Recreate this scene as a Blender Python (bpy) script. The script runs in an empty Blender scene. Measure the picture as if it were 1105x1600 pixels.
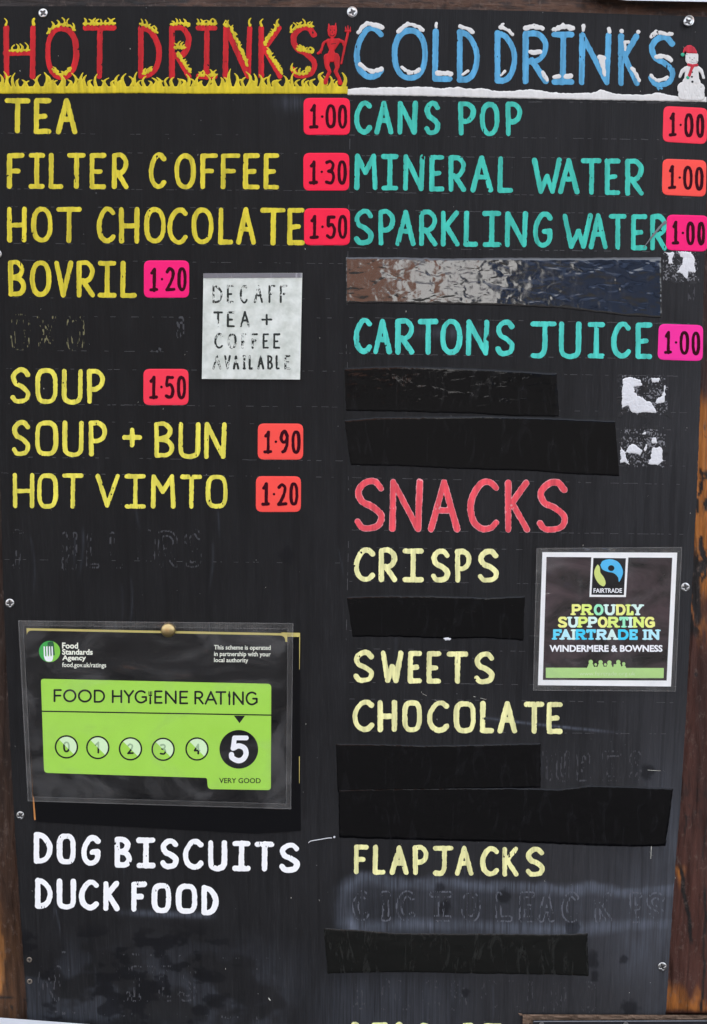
import bpy, math, random
import numpy as np
from mathutils import Vector
R = math.radians
random.seed(7)
scn = bpy.context.scene
COL = scn.collection

# ------------------------------------------------------------------ camera
W, H = 1105.0, 1600.0                 # picture frame the layout was measured in
T = 0.46                              # tan of half the vertical field of view
TH = math.atan(0.072 / T)             # camera pitched down at the upright board
DIST = 0.905
cam_loc = Vector((0.0, -DIST * math.cos(TH), 1.5 + DIST * math.sin(TH)))
cd = bpy.data.cameras.new('camera'); cam = bpy.data.objects.new('camera', cd); COL.objects.link(cam)
cd.sensor_fit = 'VERTICAL'; cd.sensor_height = 24.0; cd.lens = 12.0 / T
cd.clip_start = 0.01; cd.clip_end = 2000
cam.location = cam_loc; cam.rotation_euler = (math.pi / 2 - TH, 0, 0)
scn.camera = cam

# ------------------------------------------------------------------ sky, sun, exposure
SUN_EL = 52.0
world = bpy.data.worlds.new('World'); scn.world = world; world.use_nodes = True
nt = world.node_tree; nt.nodes.clear()
sky = nt.nodes.new('ShaderNodeTexSky'); sky.sky_type = 'NISHITA'; sky.sun_disc = False
sky.sun_elevation = R(SUN_EL); sky.sun_rotation = 0.0
sky.air_density = 0.6; sky.dust_density = 6.0; sky.ozone_density = 0.4
bg = nt.nodes.new('ShaderNodeBackground'); bg.inputs['Strength'].default_value = 0.12
wo = nt.nodes.new('ShaderNodeOutputWorld')
hs = nt.nodes.new('ShaderNodeHueSaturation'); hs.inputs['Saturation'].default_value = .38        # a hazy, mostly white sky
nt.links.new(sky.outputs[0], hs.inputs['Color']); nt.links.new(hs.outputs[0], bg.inputs[0]); nt.links.new(bg.outputs[0], wo.inputs[0])
sl = bpy.data.lights.new('sun', 'SUN'); sl.energy = 3.0; sl.angle = R(0.5); sl.color = (1, .95, .88)
sun = bpy.data.objects.new('sun', sl); COL.objects.link(sun)
sun.location = (0, 3, 6); sun.rotation_euler = (-R(90 - SUN_EL), 0, 0)   # from behind the kiosk: the board is in its shade
vs = scn.view_settings
vs.view_transform = 'Standard'; vs.look = 'None'; vs.gamma = 1.0; vs.use_curve_mapping = False
vs.exposure = 3.3
scn.cycles.max_bounces = 8; scn.cycles.transparent_max_bounces = 12

# ------------------------------------------------------------------ layout on the board: y = 0 is the board's face, h is height above it
_f = np.array([0, math.cos(TH), -math.sin(TH)]); _r = np.array([1., 0, 0]); _u = np.array([0, math.sin(TH), math.cos(TH)])
_c = np.array(cam_loc)
def at(px, py, h=0.0):
    px = np.asarray(px, float); py = np.asarray(py, float); h = np.asarray(h, float) + np.zeros_like(px)
    sx = (px - W / 2) / (H / 2) * T; sy = (H / 2 - py) / (H / 2) * T
    d = _f + sx[..., None] * _r + sy[..., None] * _u
    t = (-h - _c[1]) / d[..., 1]
    return _c + d * t[..., None]
MM = 0.001

# ------------------------------------------------------------------ numpy noise
_rng = np.random.RandomState(11)
_lat = _rng.rand(256, 256)
def noise(x, y, s=0):
    x = np.asarray(x, float) + s * 17.31; y = np.asarray(y, float) + s * 9.77
    xi = np.floor(x).astype(int); yi = np.floor(y).astype(int)
    fx = x - xi; fy = y - yi
    fx = fx * fx * (3 - 2 * fx); fy = fy * fy * (3 - 2 * fy)
    g = lambda a, b: _lat[a & 255, b & 255]
    return (g(xi, yi) * (1 - fx) + g(xi + 1, yi) * fx) * (1 - fy) + (g(xi, yi + 1) * (1 - fx) + g(xi + 1, yi + 1) * fx) * fy
def fbm(x, y, s=0, o=4):
    v = 0; a = .5; t = 0
    for i in range(o):
        v = v + a * noise(x * 2 ** i, y * 2 ** i, s + i * 3); t += a; a *= .5
    return v / t
def sstep(a, b, x):
    t = np.clip((x - a) / (b - a), 0, 1); return t * t * (3 - 2 * t)

# ------------------------------------------------------------------ mesh building
class MB:
    def __init__(s): s.v = []; s.f = []; s.m = []; s.n = 0
    def add(s, verts, faces, mat=0):
        verts = np.asarray(verts, float).reshape(-1, 3); o = s.n
        s.v.append(verts); s.n += len(verts)
        s.f += [tuple(int(i) + o for i in f) for f in faces]; s.m += [mat] * len(faces)
    def build(s, name, mats, parent=None, loc=None, smooth=True, attrs=None):
        V = np.concatenate(s.v) if s.v else np.zeros((0, 3))
        if parent is not None: o0 = np.array(parent['_loc'])
        else: o0 = (V.min(0) + V.max(0)) / 2 if loc is None else np.array(loc)
        me = bpy.data.meshes.new(name)
        me.from_pydata((V - o0).tolist(), [], s.f)
        for m in (mats if isinstance(mats, (list, tuple)) else [mats]): me.materials.append(m)
        me.polygons.foreach_set('material_index', s.m)
        me.polygons.foreach_set('use_smooth', [smooth] * len(s.f))
        if attrs:
            for k, a in attrs.items():
                at_ = me.attributes.new(k, 'FLOAT', 'POINT'); at_.data.foreach_set('value', np.asarray(a, np.float32))
        me.update()
        ob = bpy.data.objects.new(name, me); COL.objects.link(ob)
        if parent is not None:
            ob.parent = parent; ob['_loc'] = parent['_loc']
        else:
            ob.location = o0; ob['_loc'] = [float(x) for x in o0]
        return ob
    # region where F(X,Y) < 0, marching squares; h = hf(X,Y,depth inside)
    def field(s, F, box, step=1.0, h0=0.05, rise=0.3, hf=None, mat=0, soft=1.6):
        x0, y0, x1, y1 = box
        xs = np.arange(x0, x1 + step, step); ys = np.arange(y0, y1 + step, step)
        X, Y = np.meshgrid(xs, ys); D = F(X, Y)
        D = np.where(np.abs(D) < 1e-4, -1e-4, D)
        ins = D < 0
        ny, nx = D.shape
        idx = -np.ones(D.shape, int); k = int(ins.sum()); idx[ins] = np.arange(k)
        def hh(x, y, d):
            v = h0 + rise * np.clip(-d / soft, 0, 1) ** .6
            if hf is not None: v = v + hf(x, y) * np.clip(-d / soft, 0, 1)
            return v * MM
        vx, vy, vd = list(X[ins]), list(Y[ins]), list(D[ins])
        faces = []
        cc = ins[:-1, :-1].astype(int) + ins[:-1, 1:] + ins[1:, 1:] + ins[1:, :-1]
        J, I = np.nonzero(cc == 4)
        faces += np.stack([idx[J, I], idx[J + 1, I], idx[J + 1, I + 1], idx[J, I + 1]], 1).tolist()
        edge = {}
        def cross(a, b):
            key = (a, b) if a < b else (b, a)
            e = edge.get(key)
            if e is None:
                da, db = D[a], D[b]; t = da / (da - db)
                vx.append(X[a] + (X[b] - X[a]) * t); vy.append(Y[a] + (Y[b] - Y[a]) * t); vd.append(0.0)
                e = edge[key] = len(vx) - 1
            return e
        J, I = np.nonzero((cc > 0) & (cc < 4))
        for j, i in zip(J.tolist(), I.tolist()):
            c = ((j, i), (j + 1, i), (j + 1, i + 1), (j, i + 1)); poly = []
            for q in range(4):
                a, b = c[q], c[(q + 1) % 4]
                if ins[a]: poly.append(int(idx[a]))
                if ins[a] != ins[b]: poly.append(cross(a, b))
            if len(poly) > 2: faces.append(poly)
        if not vx: return s
        vx, vy, vd = np.array(vx), np.array(vy), np.array(vd)
        s.add(at(vx, vy, hh(vx, vy, vd)), faces, mat)
        return s
    # bilinear patch between four pixel corners TL,TR,BR,BL
    def patch(s, q, nu, nv, hf, mat=0):
        u, v = np.meshgrid(np.linspace(0, 1, nu + 1), np.linspace(0, 1, nv + 1))
        q = np.array(q, float)
        P = [(q[0, k] * (1 - u) + q[1, k] * u) * (1 - v) + (q[3, k] * (1 - u) + q[2, k] * u) * v for k in (0, 1)]
        h = hf(P[0], P[1], u, v) if callable(hf) else hf + 0 * u
        fs = []
        for j in range(nv):
            for i in range(nu):
                a = j * (nu + 1) + i; fs.append((a, a + nu + 1, a + nu + 2, a + 1))
        s.add(at(P[0].ravel(), P[1].ravel(), (h * MM).ravel()), fs, mat)
        return s
    # flat outline at height h with sides going down to h_low
    def plate(s, pts, h, low, mat=0):
        pts = np.array(pts, float); n = len(pts)
        a = at(pts[:, 0], pts[:, 1], h * MM); b = at(pts[:, 0], pts[:, 1], low * MM)
        if _area(pts) > 0: order = list(range(n - 1, -1, -1))
        else: order = list(range(n))
        fs = [order] + [(order[(k + 1) % n], order[k], order[k] + n, order[(k + 1) % n] + n) for k in range(n)]
        s.add(np.concatenate([a, b]), fs, mat)
        return s
    def box(s, lo, hi, mat=0):
        x0, y0, z0 = lo; x1, y1, z1 = hi
        v = [(x0, y0, z0), (x1, y0, z0), (x1, y1, z0), (x0, y1, z0), (x0, y0, z1), (x1, y0, z1), (x1, y1, z1), (x0, y1, z1)]
        s.add(v, [(0, 3, 2, 1), (4, 5, 6, 7), (0, 1, 5, 4), (1, 2, 6, 5), (2, 3, 7, 6), (3, 0, 4, 7)], mat); return s
def _area(p):
    x, y = p[:, 0], p[:, 1]; return .5 * np.sum(x * np.roll(y, -1) - np.roll(x, -1) * y)

def tag(o, label=None, cat=None, group=None, kind=None):
    if label: o['label'] = label
    if cat: o['category'] = cat
    if group: o['group'] = group
    if kind: o['kind'] = kind
    return o

# ------------------------------------------------------------------ distance fields in the board's plane
def smooth(pts, n=8):
    p = np.array(pts, float)
    if len(p) < 3: return p
    e = np.vstack([2 * p[0] - p[1], p, 2 * p[-1] - p[-2]]); out = []
    for i in range(1, len(e) - 2):
        for t in np.linspace(0, 1, n, endpoint=False):
            a, b, c, d = e[i - 1:i + 3]
            out.append(.5 * (2 * b + (c - a) * t + (2 * a - 5 * b + 4 * c - d) * t * t + (3 * b - a - 3 * c + d) * t ** 3))
    out.append(p[-1]); return np.array(out)
def d_strokes(X, Y, strokes):
    D = np.full(X.shape, 9.0); xs = X[0]; ys = Y[:, 0]; st = xs[1] - xs[0]
    for pts, rad in strokes:
        pts = np.asarray(pts, float); rad = np.broadcast_to(np.asarray(rad, float), (len(pts),))
        if len(pts) == 1: pts = np.vstack([pts, pts + .01]); rad = np.repeat(rad, 2)
        for k in range(len(pts) - 1):
            (ax, ay), (bx, by) = pts[k], pts[k + 1]; m = max(rad[k], rad[k + 1]) + 8
            i0 = max(0, int((min(ax, bx) - m - xs[0]) / st)); i1 = min(len(xs), int((max(ax, bx) + m - xs[0]) / st) + 2)
            j0 = max(0, int((min(ay, by) - m - ys[0]) / st)); j1 = min(len(ys), int((max(ay, by) + m - ys[0]) / st) + 2)
            if i1 <= i0 or j1 <= j0: continue
            x = X[j0:j1, i0:i1] - ax; y = Y[j0:j1, i0:i1] - ay; dx = bx - ax; dy = by - ay
            t = np.clip((x * dx + y * dy) / (dx * dx + dy * dy + 1e-9), 0, 1)
            d = np.hypot(x - dx * t, y - dy * t) - (rad[k] + (rad[k + 1] - rad[k]) * t)
            np.minimum(D[j0:j1, i0:i1], d, out=D[j0:j1, i0:i1])
    return D
def d_poly(X, Y, pts):
    p = np.array(pts, float); D = np.full(X.shape, 1e9); ins = np.zeros(X.shape, bool)
    for a, b in zip(p, np.roll(p, -1, 0)):
        dx, dy = b - a; x = X - a[0]; y = Y - a[1]
        t = np.clip((x * dx + y * dy) / (dx * dx + dy * dy + 1e-9), 0, 1)
        D = np.minimum(D, np.hypot(x - dx * t, y - dy * t))
        if dy != 0:
            c = ((a[1] > Y) != (b[1] > Y)) & (X < dx * (Y - a[1]) / dy + a[0]); ins ^= c
    return np.where(ins, -D, D)
def rough(D, X, Y, amp, sc, s): return D + (fbm(X / sc, Y / sc, s, 3) - .5) * 2 * amp
def bbox(strokes, m):
    a = np.concatenate([np.asarray(p, float).reshape(-1, 2) for p, _ in strokes])
    return (a[:, 0].min() - m, a[:, 1].min() - m, a[:, 0].max() + m, a[:, 1].max() + m)
def rrect(q, r, n=5):
    """rounded corners for a polygon in pixels"""
    q = np.array(q, float); out = []
    rr = r if isinstance(r, (list, tuple)) else [r] * len(q)
    for k in range(len(q)):
        a, b, c = q[k - 1], q[k], q[(k + 1) % len(q)]
        u = (a - b) / np.linalg.norm(a - b); w = (c - b) / np.linalg.norm(c - b)
        p0 = b + u * rr[k]; p1 = b + w * rr[k]
        for t in np.linspace(0, 1, n): out.append((1 - t) ** 2 * p0 + 2 * t * (1 - t) * b + t * t * p1)
    return out

# ------------------------------------------------------------------ hand lettering: strokes in a unit box, y down
def ell(cx, cy, rx, ry, a0, a1, n=22, p=2.0):
    o = []
    for a in np.linspace(R(a0), R(a1), n):
        c, s = math.cos(a), math.sin(a)
        o.append((cx + rx * math.copysign(abs(c) ** (2 / p), c), cy + ry * math.copysign(abs(s) ** (2 / p), s)))
    return o
S_ = smooth
def glyph(ch, st=0):
    sq = 3.2 if st == 1 else 2.25
    g = {
     'A': [[(0, 1), (.5, 0)], [(.5, 0), (1, 1)], [(.22, .6), (.78, .6)]],
     'B': [[(0, 0), (.02, 1)], S_([(0, 0), (.5, .0), (.88, .17), (.7, .4), (.1, .48)]), S_([(.1, .48), (.7, .53), (1, .74), (.75, .97), (.02, 1)])],
     'C': [S_([(1, .11), (.75, .0), (.42, .03), (.1, .28), (.0, .55), (.12, .84), (.45, 1), (.78, .98), (1, .86)])],
     'D': [[(0, 0), (0, 1)], S_([(0, 0), (.45, .06), (.85, .28), (1, .54), (.82, .84), (.45, .98), (0, 1)])],
     'E': [[(.02, 0), (0, 1)], [(.02, 0), (1, 0)], [(.02, .52), (.7, .5)], [(0, 1), (1, 1)]],
     'F': [[(.02, .01), (0, 1)], [(.02, .01), (1, .0)], [(.02, .5), (.7, .49)]],
     'G': [S_([(1, .13), (.8, .01), (.45, .02), (.1, .3), (.0, .58), (.1, .86), (.42, 1), (.8, .94), (.98, .78), (.98, .56)]), [(.98, .55), (.6, .56)]],
     'H': [[(0, 0), (.02, 1)], [(1, 0), (.98, 1)], [(0, .52), (1, .51)]],
     'I': [[(0, 0), (1, 0)], [(.52, 0), (.5, 1)], [(0, 1), (1, 1)]],
     'J': [[(0, 0), (1, 0)], S_([(.56, 0), (.58, .55), (.53, .85), (.34, 1), (0, 1)])],
     'K': [[(0, 0), (.0, 1)], [(.95, .0), (.04, .52)], [(.2, .42), (1, 1)]],
     'L': [[(.05, 0), (0, 1)], [(0, 1), (1, 1)]],
     'M': [[(.03, 1), (.06, 0)], [(.06, 0), (.5, .52)], [(.5, .52), (.93, 0)], [(.93, 0), (1, 1)]],
     'N': [[(0, 1), (.03, 0)], [(.03, 0), (.93, 1)], [(1, 0), (.93, 1)]],
     'O': [ell(.5, .5, .5, .5, -100, 264, 40, sq)],
     'P': [[(0, 0), (.03, 1)], S_([(0, 0), (.6, .0), (1, .2), (.9, .45), (.5, .58), (.05, .58)])],
     'R': [[(0, 0), (0, 1)], S_([(0, 0), (.6, .0), (.98, .2), (.85, .45), (.5, .57), (.05, .58)]), [(.28, .55), (1, 1)]],
     'S': [S_([(.97, .14), (.72, .0), (.35, .02), (.06, .2), (.2, .42), (.62, .54), (.98, .72), (.88, .93), (.5, 1), (.2, .98), (.02, .86)])],
     'T': [[(0, 0), (1, 0)], [(.52, 0), (.5, 1)]],
     'U': [S_([(0, 0), (.0, .5), (.03, .88), (.3, 1), (.7, 1), (.96, .88), (1, .5), (1, 0)])],
     'V': [[(0, 0), (.47, 1)], [(.47, 1), (1, 0)]],
     'W': [[(0, 0), (.25, 1)], [(.25, 1), (.52, .5)], [(.52, .5), (.72, 1)], [(.72, 1), (1, 0)]],
     '+': [[(0, .5), (1, .5)], [(.5, 0), (.5, 1)]],
     'X': [[(0, 0), (1, 1)], [(1, 0), (0, 1)]],
     'Y': [[(0, 0), (.5, .52)], [(1, 0), (.5, .52)], [(.5, .52), (.5, 1)]],
     '1': [S_([(.15, .2), (.4, .1), (.6, .0)]), [(.6, 0), (.55, 1)], [(0, 1), (1, .98)]],
     '0': [ell(.5, .5, .5, .5, -100, 264, 32, 2.4)],
     '2': [S_([(.05, .15), (.4, .0), (.85, .12), (.8, .4), (.4, .75), (.0, 1)]), [(0, 1), (1, .97)]],
     '3': [S_([(.05, .05), (.55, .0), (.9, .17), (.7, .4), (.3, .46)]), S_([(.3, .46), (.8, .52), (.98, .75), (.65, 1), (.0, .97)])],
     '4': [[(.75, 1), (.75, 0)], [(.75, 0), (0, .68)], [(0, .68), (1, .68)]],
     '5': [[(.9, .02), (.18, .02)], S_([(.18, .02), (.12, .42), (.6, .38), (.95, .62), (.8, .92), (.4, 1), (.02, .92)])],
     '9': [S_([(.9, .25), (.6, .0), (.2, .08), (.05, .35), (.35, .52), (.75, .42), (.9, .2)]), S_([(.9, .2), (.85, .6), (.6, .9), (.3, 1)])],
     '.': [[(.5, .5)]],
    }
    return g[ch]
_seed = [0]
def letter_strokes(ch, x0, x1, yt, yb, w, st=0, jit=.018):
    _seed[0] += 1; rr = random.Random(_seed[0]); r = w / 2 + (.12 if w > 6 else 0)
    X0, X1, Y0, Y1 = x0 + r, x1 - r, yt + r, yb - r
    ax, ay = rr.uniform(-1, 1) * jit, rr.uniform(-1, 1) * jit
    out = []
    for s in glyph(ch, st):
        p = np.array(s, float)
        if ch not in '.+': p[:, 0] += ax * np.sin(p[:, 1] * 3.1); p[:, 1] += ay * np.sin(p[:, 0] * 3.1)
        p = np.stack([X0 + p[:, 0] * (X1 - X0), Y0 + p[:, 1] * (Y1 - Y0)], 1)
        n = len(p); rad = r * (1 + np.array([rr.uniform(-.09, .09) for _ in range(n)])) if n < 5 else r * (1 + .08 * np.sin(np.linspace(0, 5, n) + rr.uniform(0, 6)))
        out.append((p, rad))
    return out
def line_strokes(text, xs, yl, yr, w, st=0, jit=.018):
    """yl = (top, bottom) at the first letter, yr at the last"""
    a, b = xs[0][0], xs[-1][1]; out = []
    for ch, (x0, x1) in zip(text, xs):
        t = ((x0 + x1) / 2 - a) / (b - a)
        out += letter_strokes(ch, x0, x1, yl[0] + (yr[0] - yl[0]) * t, yl[1] + (yr[1] - yl[1]) * t, w, st, jit)
    return out
def paint_strokes(mb, strokes, h0=.06, rise=.05, step=1.0, amp=.75, mat=0, seed=None, hn=.04, chips=.79):
    _seed[0] += 1; sd = _seed[0] if seed is None else seed
    def F(X, Y):
        D = rough(d_strokes(X, Y, strokes), X, Y, amp, 4.0, sd % 50)
        if chips: D = np.maximum(D, (noise(X / 1.3, Y / 5, sd % 40) * .55 + fbm(X / 14, Y / 14, sd % 30 + 7) * .45 - chips) * 8)      # dry-brush gaps and chips
        return D
    return mb.field(F, bbox(strokes, 14), step, h0, rise, lambda x, y: (fbm(x / 3, y / 9, 5) - .5) * hn * 2, mat)

# ------------------------------------------------------------------ materials
LUM = 1.12
def lin(c): c = c / 255; return c / 12.92 if c <= .04045 else ((c + .055) / 1.055) ** 2.4
def C(r, g, b, k=1.0): return tuple(min(.92, lin(v) / LUM * k) for v in (r, g, b))
class N:
    def __init__(s, name):
        s.m = bpy.data.materials.new(name); s.m.use_nodes = True; s.t = s.m.node_tree
        s.b = s.t.nodes['Principled BSDF']; s.out = s.t.nodes['Material Output']
        s.co = s.t.nodes.new('ShaderNodeTexCoord').outputs['Object']
    def n(s, t, **k):
        x = s.t.nodes.new(t)
        for a, v in k.items(): setattr(x, a, v)
        return x
    def l(s, a, b): s.t.links.new(a, b)
    def noise(s, scale, vec=(1, 1, 1), detail=4, rough=.6, dist=0):
        mp = s.n('ShaderNodeMapping'); mp.inputs['Scale'].default_value = vec; s.l(s.co, mp.inputs[0])
        x = s.n('ShaderNodeTexNoise'); x.inputs['Scale'].default_value = scale; x.inputs['Detail'].default_value = detail
        x.inputs['Roughness'].default_value = rough; x.inputs['Distortion'].default_value = dist
        s.l(mp.outputs[0], x.inputs['Vector']); return x.outputs['Fac']
    def ramp(s, fac, stops):
        x = s.n('ShaderNodeValToRGB'); e = x.color_ramp.elements
        while len(e) < len(stops): e.new(.5)
        for q, (p, c) in zip(e, stops):
            q.position = p; q.color = (c, c, c, 1) if not isinstance(c, tuple) else c + (1,)
        s.l(fac, x.inputs[0]); return x.outputs[0]
    def mix(s, fac, a, b, mode='MIX'):
        x = s.n('ShaderNodeMix', data_type='RGBA', blend_type=mode)
        for sock, v in ((x.inputs[0], fac), (x.inputs[6], a), (x.inputs[7], b)):
            if hasattr(v, 'node'): s.l(v, sock)
            elif isinstance(v, tuple): sock.default_value = v + (1,)
            else: sock.default_value = v
        return x.outputs[2]
    def attr(s, name):
        x = s.n('ShaderNodeAttribute'); x.attribute_name = name; return x.outputs['Fac']
    def math(s, op, a, b=0.0):
        x = s.n('ShaderNodeMath', operation=op)
        for sock, v in zip(x.inputs, (a, b)):
            if hasattr(v, 'node'): s.l(v, sock)
            else: sock.default_value = v
        return x.outputs[0]
    def bump(s, hgt, dist, strength=1.0, prev=None):
        x = s.n('ShaderNodeBump'); x.inputs['Distance'].default_value = dist; x.inputs['Strength'].default_value = strength
        s.l(hgt, x.inputs['Height'])
        if prev is not None: s.l(prev, x.inputs['Normal'])
        s.l(x.outputs[0], s.b.inputs['Normal']); return x.outputs[0]
    def col(s, v):
        if hasattr(v, 'node'): s.l(v, s.b.inputs['Base Color'])
        else: s.b.inputs['Base Color'].default_value = v + (1,)
        return s
    def rs(s, r, spec=.5, metal=0):
        if hasattr(r, 'node'): s.l(r, s.b.inputs['Roughness'])
        else: s.b.inputs['Roughness'].default_value = r
        s.b.inputs['Specular IOR Level'].default_value = spec; s.b.inputs['Metallic'].default_value = metal; return s

def paint(name, c, vary=.26, r=.5, k=1.0):
    m = N(name); base = C(*c, k)
    streak = m.noise(260, (1, 1, .12), 3); blot = m.noise(70, (1, 1, 1), 3)
    dark = tuple(v * (1 - vary * 1.6) for v in base)
    c1 = m.mix(m.ramp(streak, [(.3, 1.), (.62, 0.)]), base, dark)
    c2 = m.mix(m.math('MULTIPLY', m.ramp(blot, [(.42, 0.), (.75, 1.)]), .6), c1, tuple(v * (1 - vary) for v in base))
    m.col(c2).rs(r, .22); m.bump(streak, .0003, .4); return m.m
def flat(name, c, r=.5, spec=.4, metal=0, bump=None, vary=.07, k=1.0):
    m = N(name); base = C(*c, k) if max(c) > 1 else c
    m.col(m.mix(m.noise(45, detail=5), tuple(min(.95, v * (1 + vary)) for v in base), tuple(v * (1 - vary) for v in base))).rs(r, spec, metal)
    if bump: m.bump(m.noise(bump[0], detail=3), bump[1], .6)
    return m.m

def board_material():
    m = N('black_board_paint')
    painted_sheen, smear, blot = m.attr('painted_sheen'), m.attr('smear'), m.attr('blot')
    g1 = m.noise(620, (1, 1, .028), 4, .65, .15); g2 = m.noise(190, (1, 1, .035), 4, .6, .2); g3 = m.noise(30, (1, 1, .6), 5, .65)
    base = m.mix(g3, (.0066, .0066, .0064), (.0125, .0123, .012))
    base = m.mix(painted_sheen, base, (.040, .040, .0425))
    lightgrain = m.ramp(m.noise(700, (1, .3, .06), 5, .7, .8), [(.5, 0.), (.72, 1.)])
    patch = m.ramp(m.noise(9, (1, 1, .5), 3, .6), [(.35, .25), (.65, 1.)])
    base = m.mix(m.math('MULTIPLY', m.math('MULTIPLY', lightgrain, patch), m.math('ADD', m.math('MULTIPLY', painted_sheen, .22), .05)), base, (.11, .11, .113))
    base = m.mix(m.math('MULTIPLY', m.ramp(g2, [(.36, 1.), (.5, 0.)]), .3), base, (.006, .006, .006))
    sm = m.math('MULTIPLY', smear, m.math('ADD', m.math('MULTIPLY', m.ramp(g1, [(.36, 0.), (.66, 1.)]), .75), .25))
    base = m.mix(sm, base, (.125, .14, .17))
    base = m.mix(blot, base, (.008, .008, .009))
    spk = m.n('ShaderNodeTexVoronoi'); spk.inputs['Scale'].default_value = 120; m.l(m.co, spk.inputs['Vector'])
    dots = m.math('MULTIPLY', m.ramp(spk.outputs['Distance'], [(.03, 1.), (.06, 0.)]), m.ramp(m.noise(33), [(.56, 0.), (.62, 1.)]))
    base = m.mix(m.math('MULTIPLY', dots, .6), base, (.3, .3, .29))
    m.col(base).rs(m.ramp(g3, [(.3, .40), (.7, .54)]), .10)
    b = m.bump(g1, .0007, .7); m.bump(g2, .0011, .5, b)
    return m.m

def tape_material(name, wr=1.0, grain=.5, base=(.0014, .0014, .0018), r=.06, spec=.24, det=3):
    m = N(name)
    scuff = m.ramp(m.noise(60, (1.6, 1, .45), 6, .7, 1.2), [(.55, 0.), (.72, 1.)])
    m.col(m.mix(m.math('MULTIPLY', scuff, .5), base, tuple(v * 4 + .007 for v in base))).rs(m.ramp(scuff, [(0., r), (1., r * 2.2)]), spec)
    b = m.bump(m.noise(420, (1, 1, .07), 3), .0002, grain)
    b = m.bump(m.noise(75, (1, 1, 2.0), det, .45, .6), .0006, .30 * wr, b)
    m.bump(m.noise(14, (1, 1, 1.5), 2), .004, .16 * wr, b)
    return m.m

def film_material(name, tint=(.93, .93, .93), r=.06, gloss=1.0, cloud=0.0):
    m = N(name); m.t.nodes.remove(m.b)
    tr = m.n('ShaderNodeBsdfTransparent'); tr.inputs[0].default_value = tint + (1,)
    gl = m.n('ShaderNodeBsdfGlossy'); gl.inputs['Roughness'].default_value = r
    fr = m.n('ShaderNodeLayerWeight'); fr.inputs['Blend'].default_value = .5
    bp = m.n('ShaderNodeBump'); bp.inputs['Distance'].default_value = .004; bp.inputs['Strength'].default_value = .45
    m.l(m.noise(24, (1, 1, 1.6), 3, .5, 1.2), bp.inputs['Height']); m.l(bp.outputs[0], fr.inputs['Normal']); m.l(bp.outputs[0], gl.inputs['Normal'])
    mx = m.n('ShaderNodeMixShader'); m.l(m.math('MULTIPLY', m.math('ADD', m.math('MULTIPLY', m.math('POWER', fr.outputs['Facing'], 5.0), .9), .045), gloss), mx.inputs[0]); m.l(tr.outputs[0], mx.inputs[1]); m.l(gl.outputs[0], mx.inputs[2])
    last = mx
    df = m.n('ShaderNodeBsdfDiffuse'); df.inputs[0].default_value = (.55, .54, .52, 1)
    m2 = m.n('ShaderNodeMixShader')
    if cloud: m2.inputs[0].default_value = cloud
    else: m.l(m.ramp(m.noise(15, (1, 1, 1.2), 4, .55, 1.5), [(.38, .0), (.5, .012), (.66, .085)]), m2.inputs[0])  # patchy grey haze mixed in as painted glare on the sleeves
    m.l(mx.outputs[0], m2.inputs[1]); m.l(df.outputs[0], m2.inputs[2]); last = m2
    m.l(last.outputs[0], m.out.inputs[0]); return m.m

def timber_material(name, dark, red, orange, vec=(1, 1, .09)):
    m = N(name)
    v = m.attr('varnish'); bk = m.attr('bare')
    gr = m.noise(170, vec, 6, .7, .5); gr2 = m.noise(48, vec, 4, .6, .8); sp = m.noise(240, (1, 1, .6), 4, .7)
    c = m.mix(m.ramp(gr2, [(.32, 0.), (.66, 1.)]), dark, red)
    c = m.mix(m.math('MULTIPLY', m.ramp(gr, [(.35, 1.), (.52, 0.)]), .55), c, tuple(x * .35 for x in dark))
    o = m.mix(m.ramp(gr, [(.33, 0.), (.6, 1.)]), tuple(x * .32 for x in orange), orange)
    c = m.mix(v, c, o)
    c = m.mix(bk, c, (.012, .010, .009))
    c = m.mix(m.math('MULTIPLY', m.ramp(sp, [(.56, 0.), (.7, 1.)]), .45), c, (.15, .11, .09))
    m.col(c).rs(m.ramp(gr, [(.3, .45), (.7, .7)]), .3)
    b = m.bump(gr, .002, .9); m.bump(gr2, .004, .7, b)
    return m.m

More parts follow.
